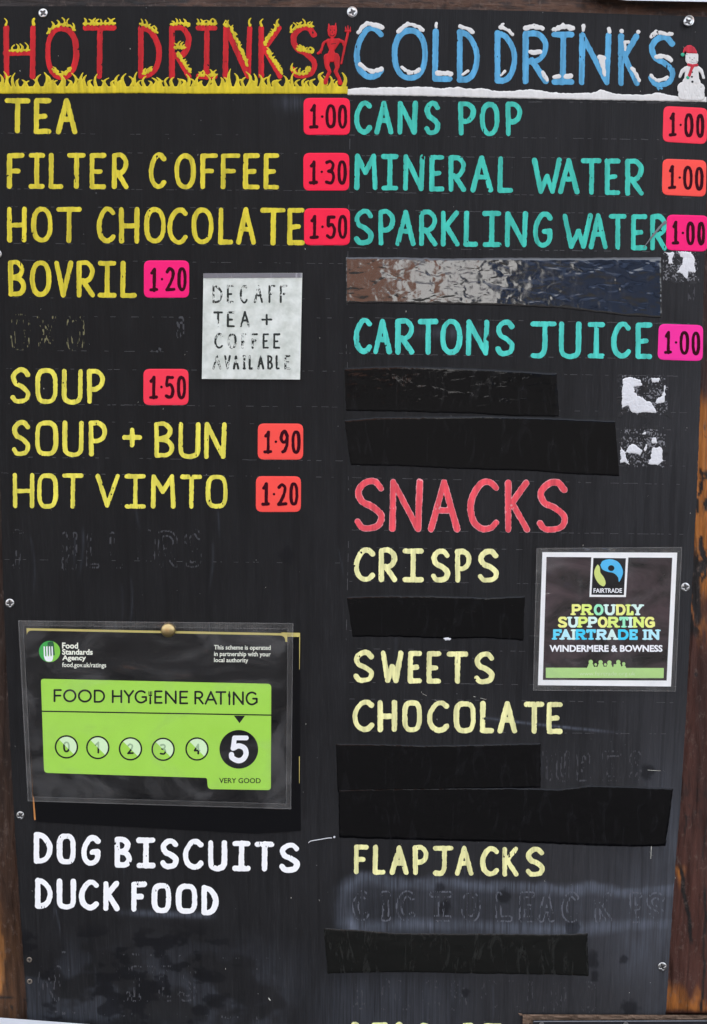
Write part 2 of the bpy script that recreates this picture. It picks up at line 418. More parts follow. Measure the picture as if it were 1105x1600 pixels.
M = dict(
    board=board_material(), hot=paint('red_heading_paint', (210, 26, 34), k=1.02), flame=paint('yellow_flame_paint', (226, 202, 40)),
    ice=paint('blue_heading_paint', (94, 174, 216)), snow=paint('white_snow_paint', (224, 222, 216), .07),
    yellow=paint('yellow_paint', (224, 206, 56), k=1.1), lemon=paint('pale_yellow_paint', (240, 228, 88), k=1.1),
    mint=paint('turquoise_paint', (70, 206, 184)), aqua=paint('bright_turquoise_paint', (84, 220, 202)),
    coral=paint('coral_paint', (250, 88, 98), k=1.05), pink_edge=paint('pink_outline_paint', (250, 170, 172)),
    cream=paint('cream_paint', (252, 244, 172), k=1.1), white=paint('white_paint', (250, 250, 246), .05, k=1.08),
    darkmark=paint('dark_mark_paint', (60, 12, 14), .1), blackmark=flat('black_mark_paint', (18, 18, 18)),
    green=paint('green_paint', (60, 176, 140)), scarf=paint('scarf_red_paint', (206, 48, 64)),
    guide=flat('pencil_line', (96, 96, 96), .8, .1), fleck=flat('old_paint_fleck', (205, 202, 188), .7, .2), fleck_dim=flat('faded_paint_fleck', (70, 70, 72), .7, .2),
    ghost_grey=flat('ghost_grey_paint', (92, 94, 100), .7, .2), fleck_y=flat('old_yellow_fleck', (120, 116, 84), .7, .2),
    st_red=flat('red_sticker_paper', (250, 36, 70), .45, .15, vary=.03), st_salmon=flat('salmon_sticker_paper', (254, 84, 74), .45, .15, vary=.04),
    st_coral=flat('coral_sticker_paper', (250, 60, 80), .45, .15, vary=.03), st_pink=flat('pink_sticker_paper', (252, 30, 118), .45, .15, vary=.03),
    st_hot=flat('magenta_sticker_paper', (250, 50, 156), .45, .15, vary=.03), ink=flat('maroon_marker_ink', (58, 8, 22), .6, .08, vary=.25),
    torn=flat('torn_white_paper', (222, 222, 222), .8, .2, bump=(300, .0012), vary=.16), glue=flat('dark_glue', (20, 20, 21), .35, .4, bump=(250, .001)), sgrey=flat('grubby_paper', (120, 120, 122), .8, .2, bump=(300, .0006)),
    card=flat('black_printed_card', (10, 11, 14), .3, .2), lime=flat('lime_print', (168, 222, 80), .4, .2, vary=.05, k=1.08), cardedge=flat('yellow_card_edge', (205, 190, 108), .6, .3), orange_edge=flat('orange_card_edge', (190, 128, 70), .6, .3),
    pale=flat('pale_green_print', (214, 240, 192), .4, .2, vary=.02, k=1.15), palegrey=flat('grey_green_print', (164, 196, 150), .4, .4, vary=.02), print_black=flat('black_print', (8, 10, 14), .4, .2), print_white=flat('white_print', (252, 252, 250), .4, .2, vary=.02, k=1.15),
    print_cream=flat('cream_print', (238, 240, 220), .4, .2, vary=.02, k=1.15), fork_green=flat('mid_green_print', (60, 176, 76), .4, .4), fork_lime=flat('bright_green_print', (136, 214, 70), .4, .4), fork_dark=flat('dark_green_print', (30, 96, 56), .4, .4),
    white_card=flat('white_card', (250, 250, 246), .5, .2, vary=.01, k=1.05), reflect_card=None,
    sky_print=flat('sky_blue_print', (84, 196, 244), .4, .3, vary=.03), leaf_print=flat('pale_lime_print', (222, 234, 132), .4, .3, vary=.03),
    film=film_material('clear_film', (.99, .99, .99), .05, .85), seam=film_material('film_seam', (.96, .96, .95), .10, 1.2, .022), rim=film_material('film_cut_edge', (.94, .94, .94), .2, 1.4, .09),
    zinc=flat('zinc_plated_steel', (.62, .62, .60), .32, .5, 1.0), recess=flat('recess_shade_steel', (.10, .10, .10), .45, .5, 1.0), rust=flat('tarnished_steel', (.30, .26, .21), .5, .5, .9),
    brass=flat('brass', (.48, .36, .17), .42, .5, 1.0, bump=(160, .0005)), plate=None, marker=flat('worn_black_marker', (46, 50, 46), .6, .2, vary=.4),
    tape_dull=tape_material('matt_black_tape', .6, 2.0, (.0075, .0077, .0066), .2, .3), tape=tape_material('black_gloss_tape', .7, .2), tape_shiny=tape_material('wrinkled_gloss_tape', 1.8, .05, spec=1.0, r=.08, det=1.6),
    timber=timber_material('timber_stain', (.044, .017, .012), (.082, .031, .021), (.47, .165, .03)),
    timber_dark=timber_material('dark_timber_stain', (.014, .008, .006), (.048, .023, .013), (.36, .15, .04)),
    rail=timber_material('rail_timber', (.030, .015, .010), (.120, .060, .038), (.2, .1, .04), (.09, 1, 1)),
    upvc=flat('white_plastic_trim', (222, 226, 230), .35, .5), alu=flat('dark_frame_paint', (34, 34, 38), .4, .5), aluedge=flat('grey_frame_edge', (128, 130, 134), .4, .5), sill=flat('weathered_sill_wood', (112, 92, 76), .8, .2, bump=(120, .003), vary=.3),
    thread=flat('white_thread', (196, 196, 196), .5, .4), dark_wood=flat('dark_boarding', (.05, .03, .022), .7, .3),
    brick=flat('brown_brick', (.125, .070, .054), .9, .2, vary=.25), render=flat('white_render', (.40, .41, .42), .9, .2), slate=flat('roof_slate', (.08, .08, .09), .7, .3), shed=flat('dark_blue_boarding', (.008, .018, .045), .6, .3, vary=.9), asphalt=flat('asphalt', (.018, .018, .019), .9, .2),
)
def _plate_mat():
    m = N('white_metal_plate')
    g = m.noise(90, (1, 1, 1), 5, .6); g2 = m.noise(420, (1, .3, 1), 3)
    m.col(m.mix(m.ramp(g, [(.35, 0.), (.65, 1.)]), C(196, 202, 190), C(226, 230, 220))).rs(m.ramp(g, [(.3, .3), (.7, .5)]), .5)
    m.bump(g, .0012, .5); return m.m
def _reflect_mat():
    m = N('dark_print_reflection')
    g = m.noise(26, (1, 1, 1.6), 4, .6, 1.0)
    m.col(m.mix(m.ramp(g, [(.36, 0.), (.64, 1.)]), C(22, 18, 18), C(74, 60, 62))).rs(.25, .35); return m.m  # brown reflection pattern put into the colour of the dark print
M['plate'] = _plate_mat(); M['reflect_card'] = _reflect_mat()

# ================================================================== setting
g = MB(); g.box((-300, -300, -.3), (300, 300, 0)); tag(g.build('ground', M['asphalt'], smooth=False), kind='structure')
kw = MB(); kw.box((-2.6, .075, 0), (2.6, .16, 2.9)); kw = kw.build('kiosk_wall', M['dark_wood'], loc=(0, .1, 0), smooth=False)
tag(kw, 'dark boarded kiosk wall behind the menu board and its timbers', 'wall')
def added_house(name, x0, x1, y, z1, mat, roofm, label, cat, nwin):  # unseen houses added behind the camera only for the tape reflections
    w = MB(); w.box((x0, y - 5, 0), (x1, y, z1)); o = w.build(name, mat, loc=((x0 + x1) / 2, y - 2.5, 0), smooth=False)
    tag(o, label, cat)
    rf = MB(); xm = .3
    v = [(x0 - xm, y + .3, z1), (x1 + xm, y + .3, z1), (x1 + xm, y - 5.3, z1), (x0 - xm, y - 5.3, z1), (x0 - xm, y - 2.5, z1 + 1.8), (x1 + xm, y - 2.5, z1 + 1.8)]
    rf.add(v, [(0, 1, 5, 4), (2, 3, 4, 5), (1, 2, 5), (3, 0, 4), (3, 2, 1, 0)]); rf.build('roof', roofm, o, smooth=False)
    for k in range(nwin):
        cx = x0 + (k + .5) * (x1 - x0) / nwin
        wb = MB(); wb.box((cx - .45, y + .004, 1.1), (cx + .45, y + .06, 2.2)); wb.build('window', M['slate'], o, smooth=False)
added_house('added_brick_building', -7.5, .60, -12, 5.0, M['brick'], M['slate'], 'added brown brick building behind the camera, placed to tint the glossy tape reflection', 'building', 0)
added_house('added_white_cottage', .8, 5.6, -30, 5.5, M['render'], M['slate'], 'added pale rendered cottage behind the camera, placed to brighten the tape reflection', 'building', 0)
added_house('added_blue_shed', 3.35, 14.0, -20, 3.4, M['shed'], M['shed'], 'added dark blue shed behind the camera, placed to darken the right end of the tape reflection', 'shed', 0)

gw = MB(); gw.box((-9, -8.5, 0), (12, -8, 1.5)); gw.box((-9.05, -8.56, 1.5), (12.05, -7.94, 1.58))  # unseen wall added to hide the bright ground from the tape reflections
tag(gw.build('added_dark_wall', flat('dark_slate_stone', (.035, .035, .036), .85, .2), loc=(1.5, -8.25, 0), smooth=False), 'added low dark wall behind the camera, placed to keep the tape reflections dark', 'wall')

# ---- timbers the board is screwed to
def timber(name, q, h, nu, nv, vf, bf, mat, label, seed, back=-74):
    mb = MB()
    def hf(X, Y, u, v): return h + (fbm(X / 5, Y / 60, seed) - .5) * 2.2 + (fbm(X / 30, Y / 110, seed + 4) - .5) * 3
    mb.patch(q, nu, nv, hf)
    P = [(1 - v) * ((1 - u) * np.array(q[0]) + u * np.array(q[1])) + v * ((1 - u) * np.array(q[3]) + u * np.array(q[2]))
         for v in np.linspace(0, 1, nv + 1) for u in np.linspace(0, 1, nu + 1)]
    P = np.array(P); n = len(P)
    # sides run back to the wall
    border = list(range(0, nu + 1)) + [j * (nu + 1) + nu for j in range(1, nv + 1)] + [nv * (nu + 1) + i for i in range(nu - 1, -1, -1)] + [j * (nu + 1) for j in range(nv - 1, 0, -1)]
    V = mb.v[0]; k = len(border); back_v = V[border].copy(); back_v[:, 1] = -back * MM
    o = mb.n; mb.v.append(back_v); mb.n += k
    for i in range(k):
        a, b = border[i], border[(i + 1) % k]; mb.f.append((a, b, o + (i + 1) % k, o + i)); mb.m.append(0)
    va = np.concatenate([vf(P[:, 0], P[:, 1]), np.zeros(k)]); ba = np.concatenate([bf(P[:, 0], P[:, 1]), np.zeros(k)])
    return tag(mb.build(name, mat, attrs={'varnish': va, 'bare': ba}), label, 'timber')
def vf_r(X, Y):
    n = (fbm(X / 14, Y / 40, 3) - .5)
    a = sstep(600, 640, Y + n * 60) * (1 - sstep(900, 985, Y + n * 150)) + sstep(1528, 1562, Y + n * 70 - (X - 1050) * .35) * (1 - sstep(1575, 1583, Y + n * 10)) * .75
    b = sstep(1345, 1365, Y + n * 30) * (1 - sstep(1362 , 1400, Y + n * 30 + abs(X - 1062) * 3))
    return np.clip(a + b, 0, 1) * sstep(.16, .36, fbm(X / 9, Y / 26, 8) + .14)
def bf_r(X, Y):
    n = fbm(X / 7, Y / 22, 21)
    a = sstep(.58, .66, n) * sstep(640, 680, Y) * (1 - sstep(980, 1010, Y))
    knot = 1 - sstep(5, 9, np.hypot((X - 1087 - (Y - 900) * .03), (Y - 915) / 9) + (n - .5) * 8)
    crack = sum((1 - sstep(w, w + 1.2, np.abs(X - (cx + (Y - y0) * sl) + (fbm(Y / 30, Y * 0, 5) - .5) * 9))) * sstep(y0, y0 + 14, Y) * (1 - sstep(y1 - 14, y1, Y))
                for cx, y0, y1, sl, w in ((1072, 1265, 1310, -.06, .5), (1105, 1270, 1350, -.1, .5), (1062, 1345, 1480, .14, 2.4), (1102, 1380, 1590, -.03, 1.4)))
    holes = sum(1 - sstep(2.2, 3.4, np.hypot(X - a_, Y - b_)) for a_, b_ in ((1087.5, 1054), (1077, 1453)))
    dirt = sstep(.48, .7, fbm(X / 6, Y / 10, 30)) * np.exp(-((Y - 1250) / 40) ** 2) * .6
    top = (1 - sstep(585, 625, Y + (n - .5) * 40)) * .45
    return np.clip(a + knot + crack + holes + dirt + top, 0, 1)
timber('timber_post', [(1015, -60), (1330, -60), (1330, 1584), (1000, 1584)], -9.5, 150, 560, vf_r, bf_r, M['timber'],
       'red brown timber post with flaking orange varnish beside the square laminated notice', 2)
def vf_l(X, Y):
    n = fbm(X / 8, Y / 40, 13)
    return np.clip(sstep(1410, 1450, Y + (n - .5) * 60) * (1 - sstep(1545, 1560, Y + X * .1)) * sstep(.45, .75, n + .34 - X / 15) * .9 + .16 * sstep(1400, 1480, Y) * (1 - sstep(20, 44, X)) + .03, 0, 1)
def bf_l(X, Y):
    n = fbm(X / 7, Y / 30, 17)
    seam = 1 - sstep(.6, 1.6, np.abs(Y - 1558 - X * .08)); hole = 1 - sstep(2, 3.2, np.hypot(X - 19, Y - 1574))
    return np.clip(seam + hole + (1 - sstep(1180, 1400, Y + (n - .5) * 120)) * .35, 0, 1)
timber('timber_post', [(-260, -60), (30, -60), (75, 1640), (-230, 1640)], -9.5, 130, 480, vf_l, bf_l, M['timber_dark'],
       'dark brown timber post with worn orange patches beside the duck food line', 6)
zero = lambda X, Y: X * 0
timber('top_rail', [(-300, -34), (1400, -34), (1400, 40), (-300, 34)], -9.3 + 1.6, 420, 26,
       lambda X, Y: X * 0 + .12, lambda X, Y: np.clip((1 - sstep(150, 420, X + (fbm(X / 50, Y / 12, 3) - .5) * 200)) * .85 + sstep(.55, .7, fbm(X / 20, Y / 4, 31)) * .7, 0, 1), M['rail'],
       'rough brown timber rail running along the top edge of the board', 9)
fb = MB(); fb.plate([(920, -120), (1400, -120), (1400, 5), (1105, 2.8), (980, .6), (920, -6)], 4, -60)
tag(fb.build('fascia_board', M['upvc'], smooth=False), 'pale fascia strip just showing above the top timber rail', 'fascia')

# ================================================================== the menu board
LE = ([-300, -200, 0, 300, 600, 790, 945, 1130, 1310, 1590, 1700], [-56, -48, -33, -17, -5, 1.5, 6, 14.5, 24, 43, 50])
RE = ([-200, 0, 230, 480, 630, 770, 900, 1100, 1264, 1350, 1583, 1700], [1122, 1114, 1106, 1099, 1094, 1089, 1082.5, 1073, 1063, 1055.5, 1040.5, 1033])
def ytop(x): return np.interp(x, [-60, 280, 560, 830, 1110], [9.6, 9.8, 11.6, 17.2, 26.5])
def ybot(x): return np.interp(x, [-60, 0, 780, 812, 1050], [1640, 1640, 1640, 1586, 1586])
nu, nv = 560, 800
u, v = np.meshgrid(np.linspace(0, 1, nu + 1), np.linspace(0, 1, nv + 1))
Xa = np.interp(10 + v * 1590, *LE); Xb = np.interp(10 + v * 1590, *RE)
X = Xa + (Xb - Xa) * u
Yt = ytop(X); Y = Yt + (1640 - Yt) * v
Xa = np.interp(Y, *LE); Xb = np.interp(Y, *RE); X = Xa + (Xb - Xa) * u
edge_n = (fbm(Y / 6, Y / 40, 2) - .5) * 1.6
X = X + edge_n * (np.abs(u - .5) > .499)
painted_sheen = .0 + .24 * sstep(120, 1100, X) + .20 * sstep(300, 1500, Y) + .30 * sstep(860, 1100, X) * sstep(150, 600, Y) + .2 * sstep(480, 900, X) * sstep(1000, 1400, Y)  # specular haze growing rightward and downward, put into the board's colour
painted_sheen = painted_sheen * (.55 + .9 * fbm(X / 90, Y / 160, 40)) + .10 * (fbm(X / 18, Y / 40, 41) - .5)
def band(x0, x1, y0, y1, s): return sstep(x0 - s, x0 + s, X) * (1 - sstep(x1 - s, x1 + s, X)) * sstep(y0 - s, y0 + s, Y) * (1 - sstep(y1 - s, y1 + s, Y))
wob = (fbm(X / 60, Y / 40, 50) - .5)
yy0 = 1368 + 14 * sstep(520, 1000, X) + wob * 26
blob = sstep(508, 540, X + (Y - 1415) ** 2 * -.012 + wob * 20) * sstep(yy0 - 7, yy0 + 5, Y)
ring = blob * np.clip(np.exp(-((Y - yy0 - 8) / 13) ** 2) * .75 + np.exp(-((X - 535 - np.abs(Y - 1415) * .2) / 18) ** 2) * .5 * (1 - sstep(1450, 1475, Y)) + np.exp(-((Y - 1448 - 4 * np.sin(X / 60)) / 12) ** 2) * .75, 0, 1) * (1 - sstep(1470, 1500, Y))
fill = blob * (1 - sstep(1455, 1475, Y)) * .20
smear = np.maximum(ring, fill) * (.45 + .9 * fbm(X / 40, Y / 20, 51))
smear = np.maximum(smear, .30 * sstep(880, 1000, X) * sstep(1290, 1420, Y) * (1 - sstep(1470, 1580, Y)) * fbm(X / 40, Y / 60, 52) * 1.6)
smear = np.maximum(smear, .38 * sstep(965, 1045, X) * sstep(1120, 1300, Y) * fbm(X / 30, Y / 50, 58))
yarc = 1118 + 28 * np.clip((X - 740) / 240, 0, 1) ** .8
smear = np.maximum(smear, .8 * np.exp(-((Y - yarc) / 2.0) ** 2) * sstep(735, 790, X) * (1 - sstep(900, 985, X)) * (.4 + fbm(X / 20, Y / 8, 53)))
smear = np.maximum(smear, .55 * np.exp(-((Y - 1426 - (X - 200) * .035) / 5.0) ** 2) * sstep(165, 240, X) * (1 - sstep(315, 345, X)))
smear = np.maximum(smear, .20 * sstep(1440, 1540, Y) * (1 - sstep(380, 540, X)) * sstep(.4, .62, fbm(X / 50, Y / 34, 54)))
smear = np.maximum(smear, .22 * sstep(1500, 1560, Y) * sstep(440, 560, X) * (1 - sstep(640, 800, X)))
smear = np.maximum(smear, .30 * np.exp(-((X - 705) / 60) ** 2 - ((Y - 520) / 9) ** 2))
smear = np.maximum(smear, .28 * np.exp(-((X - 455) / 22) ** 2 - ((Y - 160) / 12) ** 2))
# long random scuffs and drips over the lower half
rs_ = random.Random(21)
for _ in range(34):
    x0, y0 = rs_.uniform(20, 1040), rs_.uniform(760, 1560); sl = rs_.uniform(-.12, .12); L_n = rs_.uniform(25, 110); w_n = rs_.uniform(.8, 2.2)
    m_ = np.exp(-((X - x0 - (Y - y0) * sl - 4 * np.sin((Y - y0) / 30)) / w_n) ** 2) * sstep(y0, y0 + 12, Y) * (1 - sstep(y0 + L_n * .5, y0 + L_n, Y))
    smear = np.maximum(smear, m_ * rs_.uniform(.10, .30) * (.3 + fbm(X / 5, Y / 9, 57)))
blot = sstep(.56, .64, fbm(X / 30, Y / 18, 60)) * sstep(1430, 1470, Y) * (1 - sstep(300, 430, X)) * .8
for bx, by, br in ((688, 1387, 10), (694, 1418, 11), (788, 1400, 12), (260, 1505, 12), (180, 1507, 6), (728, 1552, 7), (985, 1578, 16), (1012, 1206, 12), (975, 1500, 8), (895, 1450, 14), (925, 1500, 14), (930, 1525, 8), (448, 868, 14)):
    blot = np.maximum(blot, .65 * (1 - sstep(.55, 1.1, np.hypot(X - bx, (Y - by) * .9) / br + (fbm(X / 7, Y / 7, 61) - .5) * .9)))
bb = MB()
fs = []
for j in range(nv):
    for i in range(nu):
        a = j * (nu + 1) + i; fs.append((a, a + nu + 1, a + nu + 2, a + 1))
hgt = (fbm(X / 300, Y / 300, 70) - .5) * 1.2 * 0
Pf = at(X.ravel(), Y.ravel(), 0); bb.add(Pf, fs)
border = list(range(0, nu + 1)) + [j * (nu + 1) + nu for j in range(1, nv + 1)] + [nv * (nu + 1) + i for i in range(nu - 1, -1, -1)] + [j * (nu + 1) for j in range(nv - 1, 0, -1)]
k = len(border); bv = Pf[border].copy(); bv[:, 1] = 6 * MM; o = bb.n; bb.v.append(bv); bb.n += k
for i in range(k): bb.f.append((border[i], border[(i + 1) % k], o + (i + 1) % k, o + i)); bb.m.append(0)
bb.f.append(tuple(o + i for i in range(k - 1, -1, -1))); bb.m.append(0)
pad = np.zeros(k)
board = bb.build('menu_board', M['board'], smooth=False, attrs={'painted_sheen': np.concatenate([np.clip(painted_sheen, 0, 1).ravel(), pad + .3]), 'smear': np.concatenate([np.clip(smear, 0, 1).ravel(), pad]), 'blot': np.concatenate([np.clip(blot, 0, 1).ravel(), pad])})
tag(board, 'tall black painted wooden menu board hand lettered with drinks and snacks', 'menu board')

# ---- painted headings
def spread(segs): return [(np.array(p, float)) for p in segs]
def along(path, t):
    p = np.array(path, float); d = np.r_[0, np.cumsum(np.hypot(*np.diff(p, axis=0).T))]
    return np.array([np.interp(t * d[-1], d, p[:, 0]), np.interp(t * d[-1], d, p[:, 1])])
def flames_on(path, n, hgt, rr, base=2.0):
    out = [(path if len(path) > 1 else [path[0], (path[0][0] + .5, path[0][1])], base * .8)]
    for k in range(n):
        t = (k + .5 + rr.uniform(-.25, .25)) / n; p = along(path, t) if len(path) > 1 else np.array(path[0], float) + (rr.uniform(-2, 2), 0)
        h = hgt * rr.uniform(.6, 1.25); b = rr.choice([-1, 1]) * rr.uniform(1, 3.2)
        pts = smooth([p + (0, 1), p + (b * .7, -h * .4), p + (b * .2, -h * .75), p + (-b * .8, -h)], 5)
        out.append((pts, np.linspace(base * rr.uniform(.9, 1.3), .7, len(pts))))
    return out
def lumps_on(path, r, rr, step=3.0):
    p = np.array(path, float)
    if len(p) == 1: return [(p, r)]
    L = np.hypot(*np.diff(p, axis=0).T).sum(); n = max(2, int(L / step))
    pts = np.array([along(path, t) for t in np.linspace(0, 1, n)]); rad = np.array([r * rr.uniform(.7, 1.2) for _ in range(n)])
    pts[:, 1] += [rr.uniform(-.9, .9) for _ in range(n)]
    return [(pts, rad)]
hot_x = [(5.5, 56), (70, 123), (129, 182), (216, 253.5), (264.5, 299.5), (306, 340), (348, 394.7), (404, 442), (452.5, 496)]
s = line_strokes('HOTDRINKS', hot_x, (39, 124), (39.5, 123), 8.3)
hd = paint_strokes(MB(), s, rise=.06).build('heading', M['hot'], board); tag(hd, 'red painted words HOT DRINKS with yellow flames')
rr = random.Random(3); fl = []
for path, n, h in [([(9, 38)], 1, 11), ([(52, 37)], 2, 10), ([(15, 79), (46, 78)], 4, 10), ([(74, 52), (82, 43), (96, 38), (110, 40), (117, 47)], 6, 9), ([(82, 108), (91, 116), (103, 115), (111, 107)], 5, 7),
                   ([(131, 37), (180, 36.5)], 8, 8), ([(219, 37), (232, 41), (246, 51)], 5, 8), ([(223, 115), (230, 113), (237, 108)], 3, 6), ([(267, 38), (283, 36), (296, 40)], 5, 7), ([(273, 74), (290, 74)], 4, 8), ([(277, 84), (287, 97), (298, 113)], 7, 6),
                   ([(308, 37), (338, 37)], 6, 8), ([(311, 117), (319, 117)], 3, 6), ([(327, 117), (338, 117)], 3, 8), ([(350, 38), (358, 40)], 3, 7), ([(360, 42), (374, 72), (387, 103)], 13, 7), ([(391, 39)], 1, 10), ([(408, 39)], 1, 9), ([(414, 70), (424, 53), (431, 44)], 6, 7), ([(435, 39)], 1, 9), ([(418, 80), (430, 98), (441, 115)], 8, 8),
                   ([(454, 50), (463, 42), (476, 39), (490, 41)], 7, 9), ([(464, 76), (477, 79), (489, 81)], 6, 8), ([(455, 107), (464, 115), (478, 115), (485, 107)], 6, 8)]:
    fl += flames_on(path, n, h, rr)
paint_strokes(MB(), fl, h0=.2, rise=.1, step=.8, amp=.5).build('flames', M['flame'], hd)
# flaming strip under the heading
def strip_flames(Xg, Yg):
    D = np.maximum(Yg - np.interp(Xg, [0, 120, 220, 300, 545], [146.5, 146, 145.5, 146.5, 146.5]), 135 - Yg)
    D = np.maximum(D, Xg - 543.5)
    return np.minimum(D, d_strokes(Xg, Yg, strip))
strip = []; x = -6
while x < 540:
    h = rr.choice([8, 9, 10, 11, 13, 15, 17, 19]) * rr.uniform(.85, 1.2)
    if abs(x - 173) < 4: h = 27
    if abs(x - 363) < 4: h = 26
    b = rr.choice([-1, 1]) * rr.uniform(2, 5); w = rr.uniform(2.6, 4.2)
    pts = smooth([(x, 138), (x + b, 134 - h * .4), (x + b * .6, 134 - h * .75), (x - b * .5, 134 - h)], 6)
    strip.append((pts, np.linspace(w, .7, len(pts)))); x += rr.uniform(5, 9.5)
strip.append((smooth([(500, 140), (503, 128), (499, 119), (505, 113)], 6), np.linspace(6, 1, 19)))
fs_ = MB().field(lambda a, b: rough(strip_flames(a, b), a, b, .5, 4, 9), (-34, 104, 546, 149), .9, .08, .4, lambda a, b: (fbm(a / 3, b / 9, 5) - .5) * .2)
tag(fs_.build('flame_strip', M['flame'], board), 'yellow strip of painted flames under the hot drinks heading')

def zz(pts, sc, ox, oy): return [(px / sc + ox, py / sc + oy) for px, py in pts]
dz = lambda *p: zz(p, 3.81, 270, 0)
dev = [(dz((950, 180), (950, 200)), [7.4, 6.6]), (dz((932, 165), (929, 140)), [2.4, .5]), (dz((968, 165), (971, 138)), [2.4, .5]), (dz((950, 215), (950, 245)), 2.6),
       (dz((926, 243), (988, 240)), 3.2), (dz((935, 250), (945, 300)), [5.2, 3.4]), (dz((975, 250), (948, 300)), [5.2, 3.4]), (dz((946, 300), (944, 338)), [4.2, 8.5]), (dz((918, 338), (972, 335)), 5.0),
       (smooth(dz((922, 243), (898, 258), (884, 300), (866, 318)), 5), 2.0), (dz((880, 300), (868, 322)), [1.6, .5]), (dz((880, 300), (884, 318)), [1.4, .6]), (smooth(dz((990, 240), (1012, 250), (1022, 268)), 5), 2.6),
       (dz((918, 345), (918, 392)), [5.2, 3.6]), (dz((918, 392), (934, 425)), [3.6, 2.9]), (dz((934, 425), (912, 478)), [2.9, 2.6]), (dz((912, 478), (910, 492)), [3.4, 3.2]),
       (dz((975, 345), (980, 400)), [5.2, 3.4]), (dz((980, 400), (970, 425)), [3.2, 2.7]), (dz((970, 425), (992, 470)), [2.9, 2.6]), (dz((992, 475), (998, 494)), [2.8, 3.6])]
dv = paint_strokes(MB(), dev, h0=.45, rise=.3, step=.7, amp=.5).build('devil_figure', M['hot'], board); tag(dv, 'small red painted devil holding a trident')
tri = [(dz((1043, 195), (1026, 270), (1004, 378)), [2.0, 1.8, 1.5]), (dz((1030, 185), (1056, 185)), 1.8), (dz((1032, 185), (1029, 160)), [1.6, .5]), (dz((1043, 190), (1043, 153)), [1.8, .5]), (dz((1055, 185), (1058, 160)), [1.6, .5])]
paint_strokes(MB(), tri, h0=.5, rise=.3, step=.6, amp=.35).build('trident', M['hot'], dv)
face = [(dz((940, 178), (941, 180)), .8), (dz((962, 178), (963, 180)), .8), (smooth(dz((938, 208), (950, 214), (964, 206)), 4), .6), (dz((951, 188), (950, 196)), .5), (dz((944, 262), (972, 258)), .4)]
paint_strokes(MB(), face, h0=.8, rise=.1, step=.5, amp=.15, chips=0).build('face', M['darkmark'], dv)

cold_x = [(552.6, 600), (612.5, 669), (675.3, 706.8), (714, 750.3), (773, 808.5), (817, 857.4), (862, 897.5), (904.5, 955.5), (966, 1000), (1012, 1055.5)]
s = line_strokes('COLDDRINKS', cold_x, (41, 124.5), (54, 136.5), 8.7)
s += [([(1027, 135.5), (1029, 140)], 1.2), ([(1034, 136), (1034, 139)], 1.0), ([(1025, 138), (1036, 138.5)], .6)]
cdh = paint_strokes(MB(), s, rise=.06).build('heading', M['ice'], board); tag(cdh, 'blue painted words COLD DRINKS capped with white snow')
sn = []
for path, r in [([(560, 51), (567, 41), (574, 36), (585, 39), (597, 42)], 3.4), ([(563, 101), (571, 107), (582, 112), (596, 108)], 3.2), ([(622, 49), (631, 41), (640, 37), (652, 41), (661, 47)], 3.2), ([(628, 105), (637, 112), (648, 114), (655, 108)], 3.4),
                ([(681.5, 42), (682, 37)], 3.2), ([(684, 115), (694, 115), (704, 115)], 3.6), ([(719, 41), (729, 44), (739, 50)], 3.2), ([(723, 117), (727, 113), (731, 110)], 2.4), ([(782, 42), (792, 45), (801, 54)], 3.0), ([(784, 39), (787, 37)], 2.2), ([(783, 117), (789, 112)], 2.0),
                ([(821, 44), (833, 41), (848, 44)], 4.2), ([(829, 82), (844, 81)], 3.8), ([(848, 112), (852, 120), (855, 124)], 3.0), ([(866, 46), (880, 41), (895, 44)], 4.0), ([(880, 38)], 2.6), ([(866, 120), (873, 119)], 3.2), ([(885, 119), (892, 119)], 3.4),
                ([(911.5, 47), (912, 41)], 3.2), ([(952.5, 50), (951.5, 45)], 3.2), ([(937, 90), (944, 91)], 4.0), ([(938, 93), (942, 105), (945, 117)], 2.9), ([(943, 93), (944.5, 110)], 2.6), ([(971.5, 48.5)], 3.6), ([(997.5, 50)], 3.2), ([(977, 65), (982, 66)], 3.0), ([(977, 67), (977, 78)], 2.0),
                ([(988, 106), (994, 116), (999, 126)], 2.8), ([(1018, 58), (1024, 51), (1036, 51), (1050, 54)], 3.2), ([(1025, 49)], 2.6), ([(1026, 89), (1037, 87), (1049, 94)], 3.4), ([(1018, 119), (1026, 126), (1036, 125), (1043, 121)], 2.8)]:
    sn += lumps_on(path, r, rr)
paint_strokes(MB(), sn, h0=.2, rise=.16, step=.8, amp=.8).build('snow', M['snow'], cdh)
def snow_strip(a, b):
    top = np.interp(a, [543, 560, 600, 640, 668, 690, 712, 740, 752, 775, 790, 830, 860, 900, 930, 938, 960, 1000, 1018, 1024, 1050, 1060, 1104], [140, 137, 137, 136, 135.5, 138, 136, 139, 137, 142, 143, 139.5, 144, 146, 144, 139.5, 146, 148, 147, 144, 149, 150, 152]) + (fbm(a / 5, a * 0, 4) - .5) * 3
    bot = np.interp(a, [543, 660, 760, 860, 1000, 1104], [148.5, 150, 153, 155, 157.5, 159.5])
    return np.maximum(np.maximum(top - b, b - bot), np.maximum(543.5 - a, a - 1104))
st_ = MB().field(lambda a, b: rough(snow_strip(a, b), a, b, .6, 4, 3), (540, 128, 1108, 164), .9, .08, .5, lambda a, b: (fbm(a / 4, b / 6, 8) - .5) * .3)
tag(st_.build('snow_strip', M['snow'], board), 'white strip of painted snow under the cold drinks heading')
sz = lambda *p: zz(p, 3.877, 820, 0)
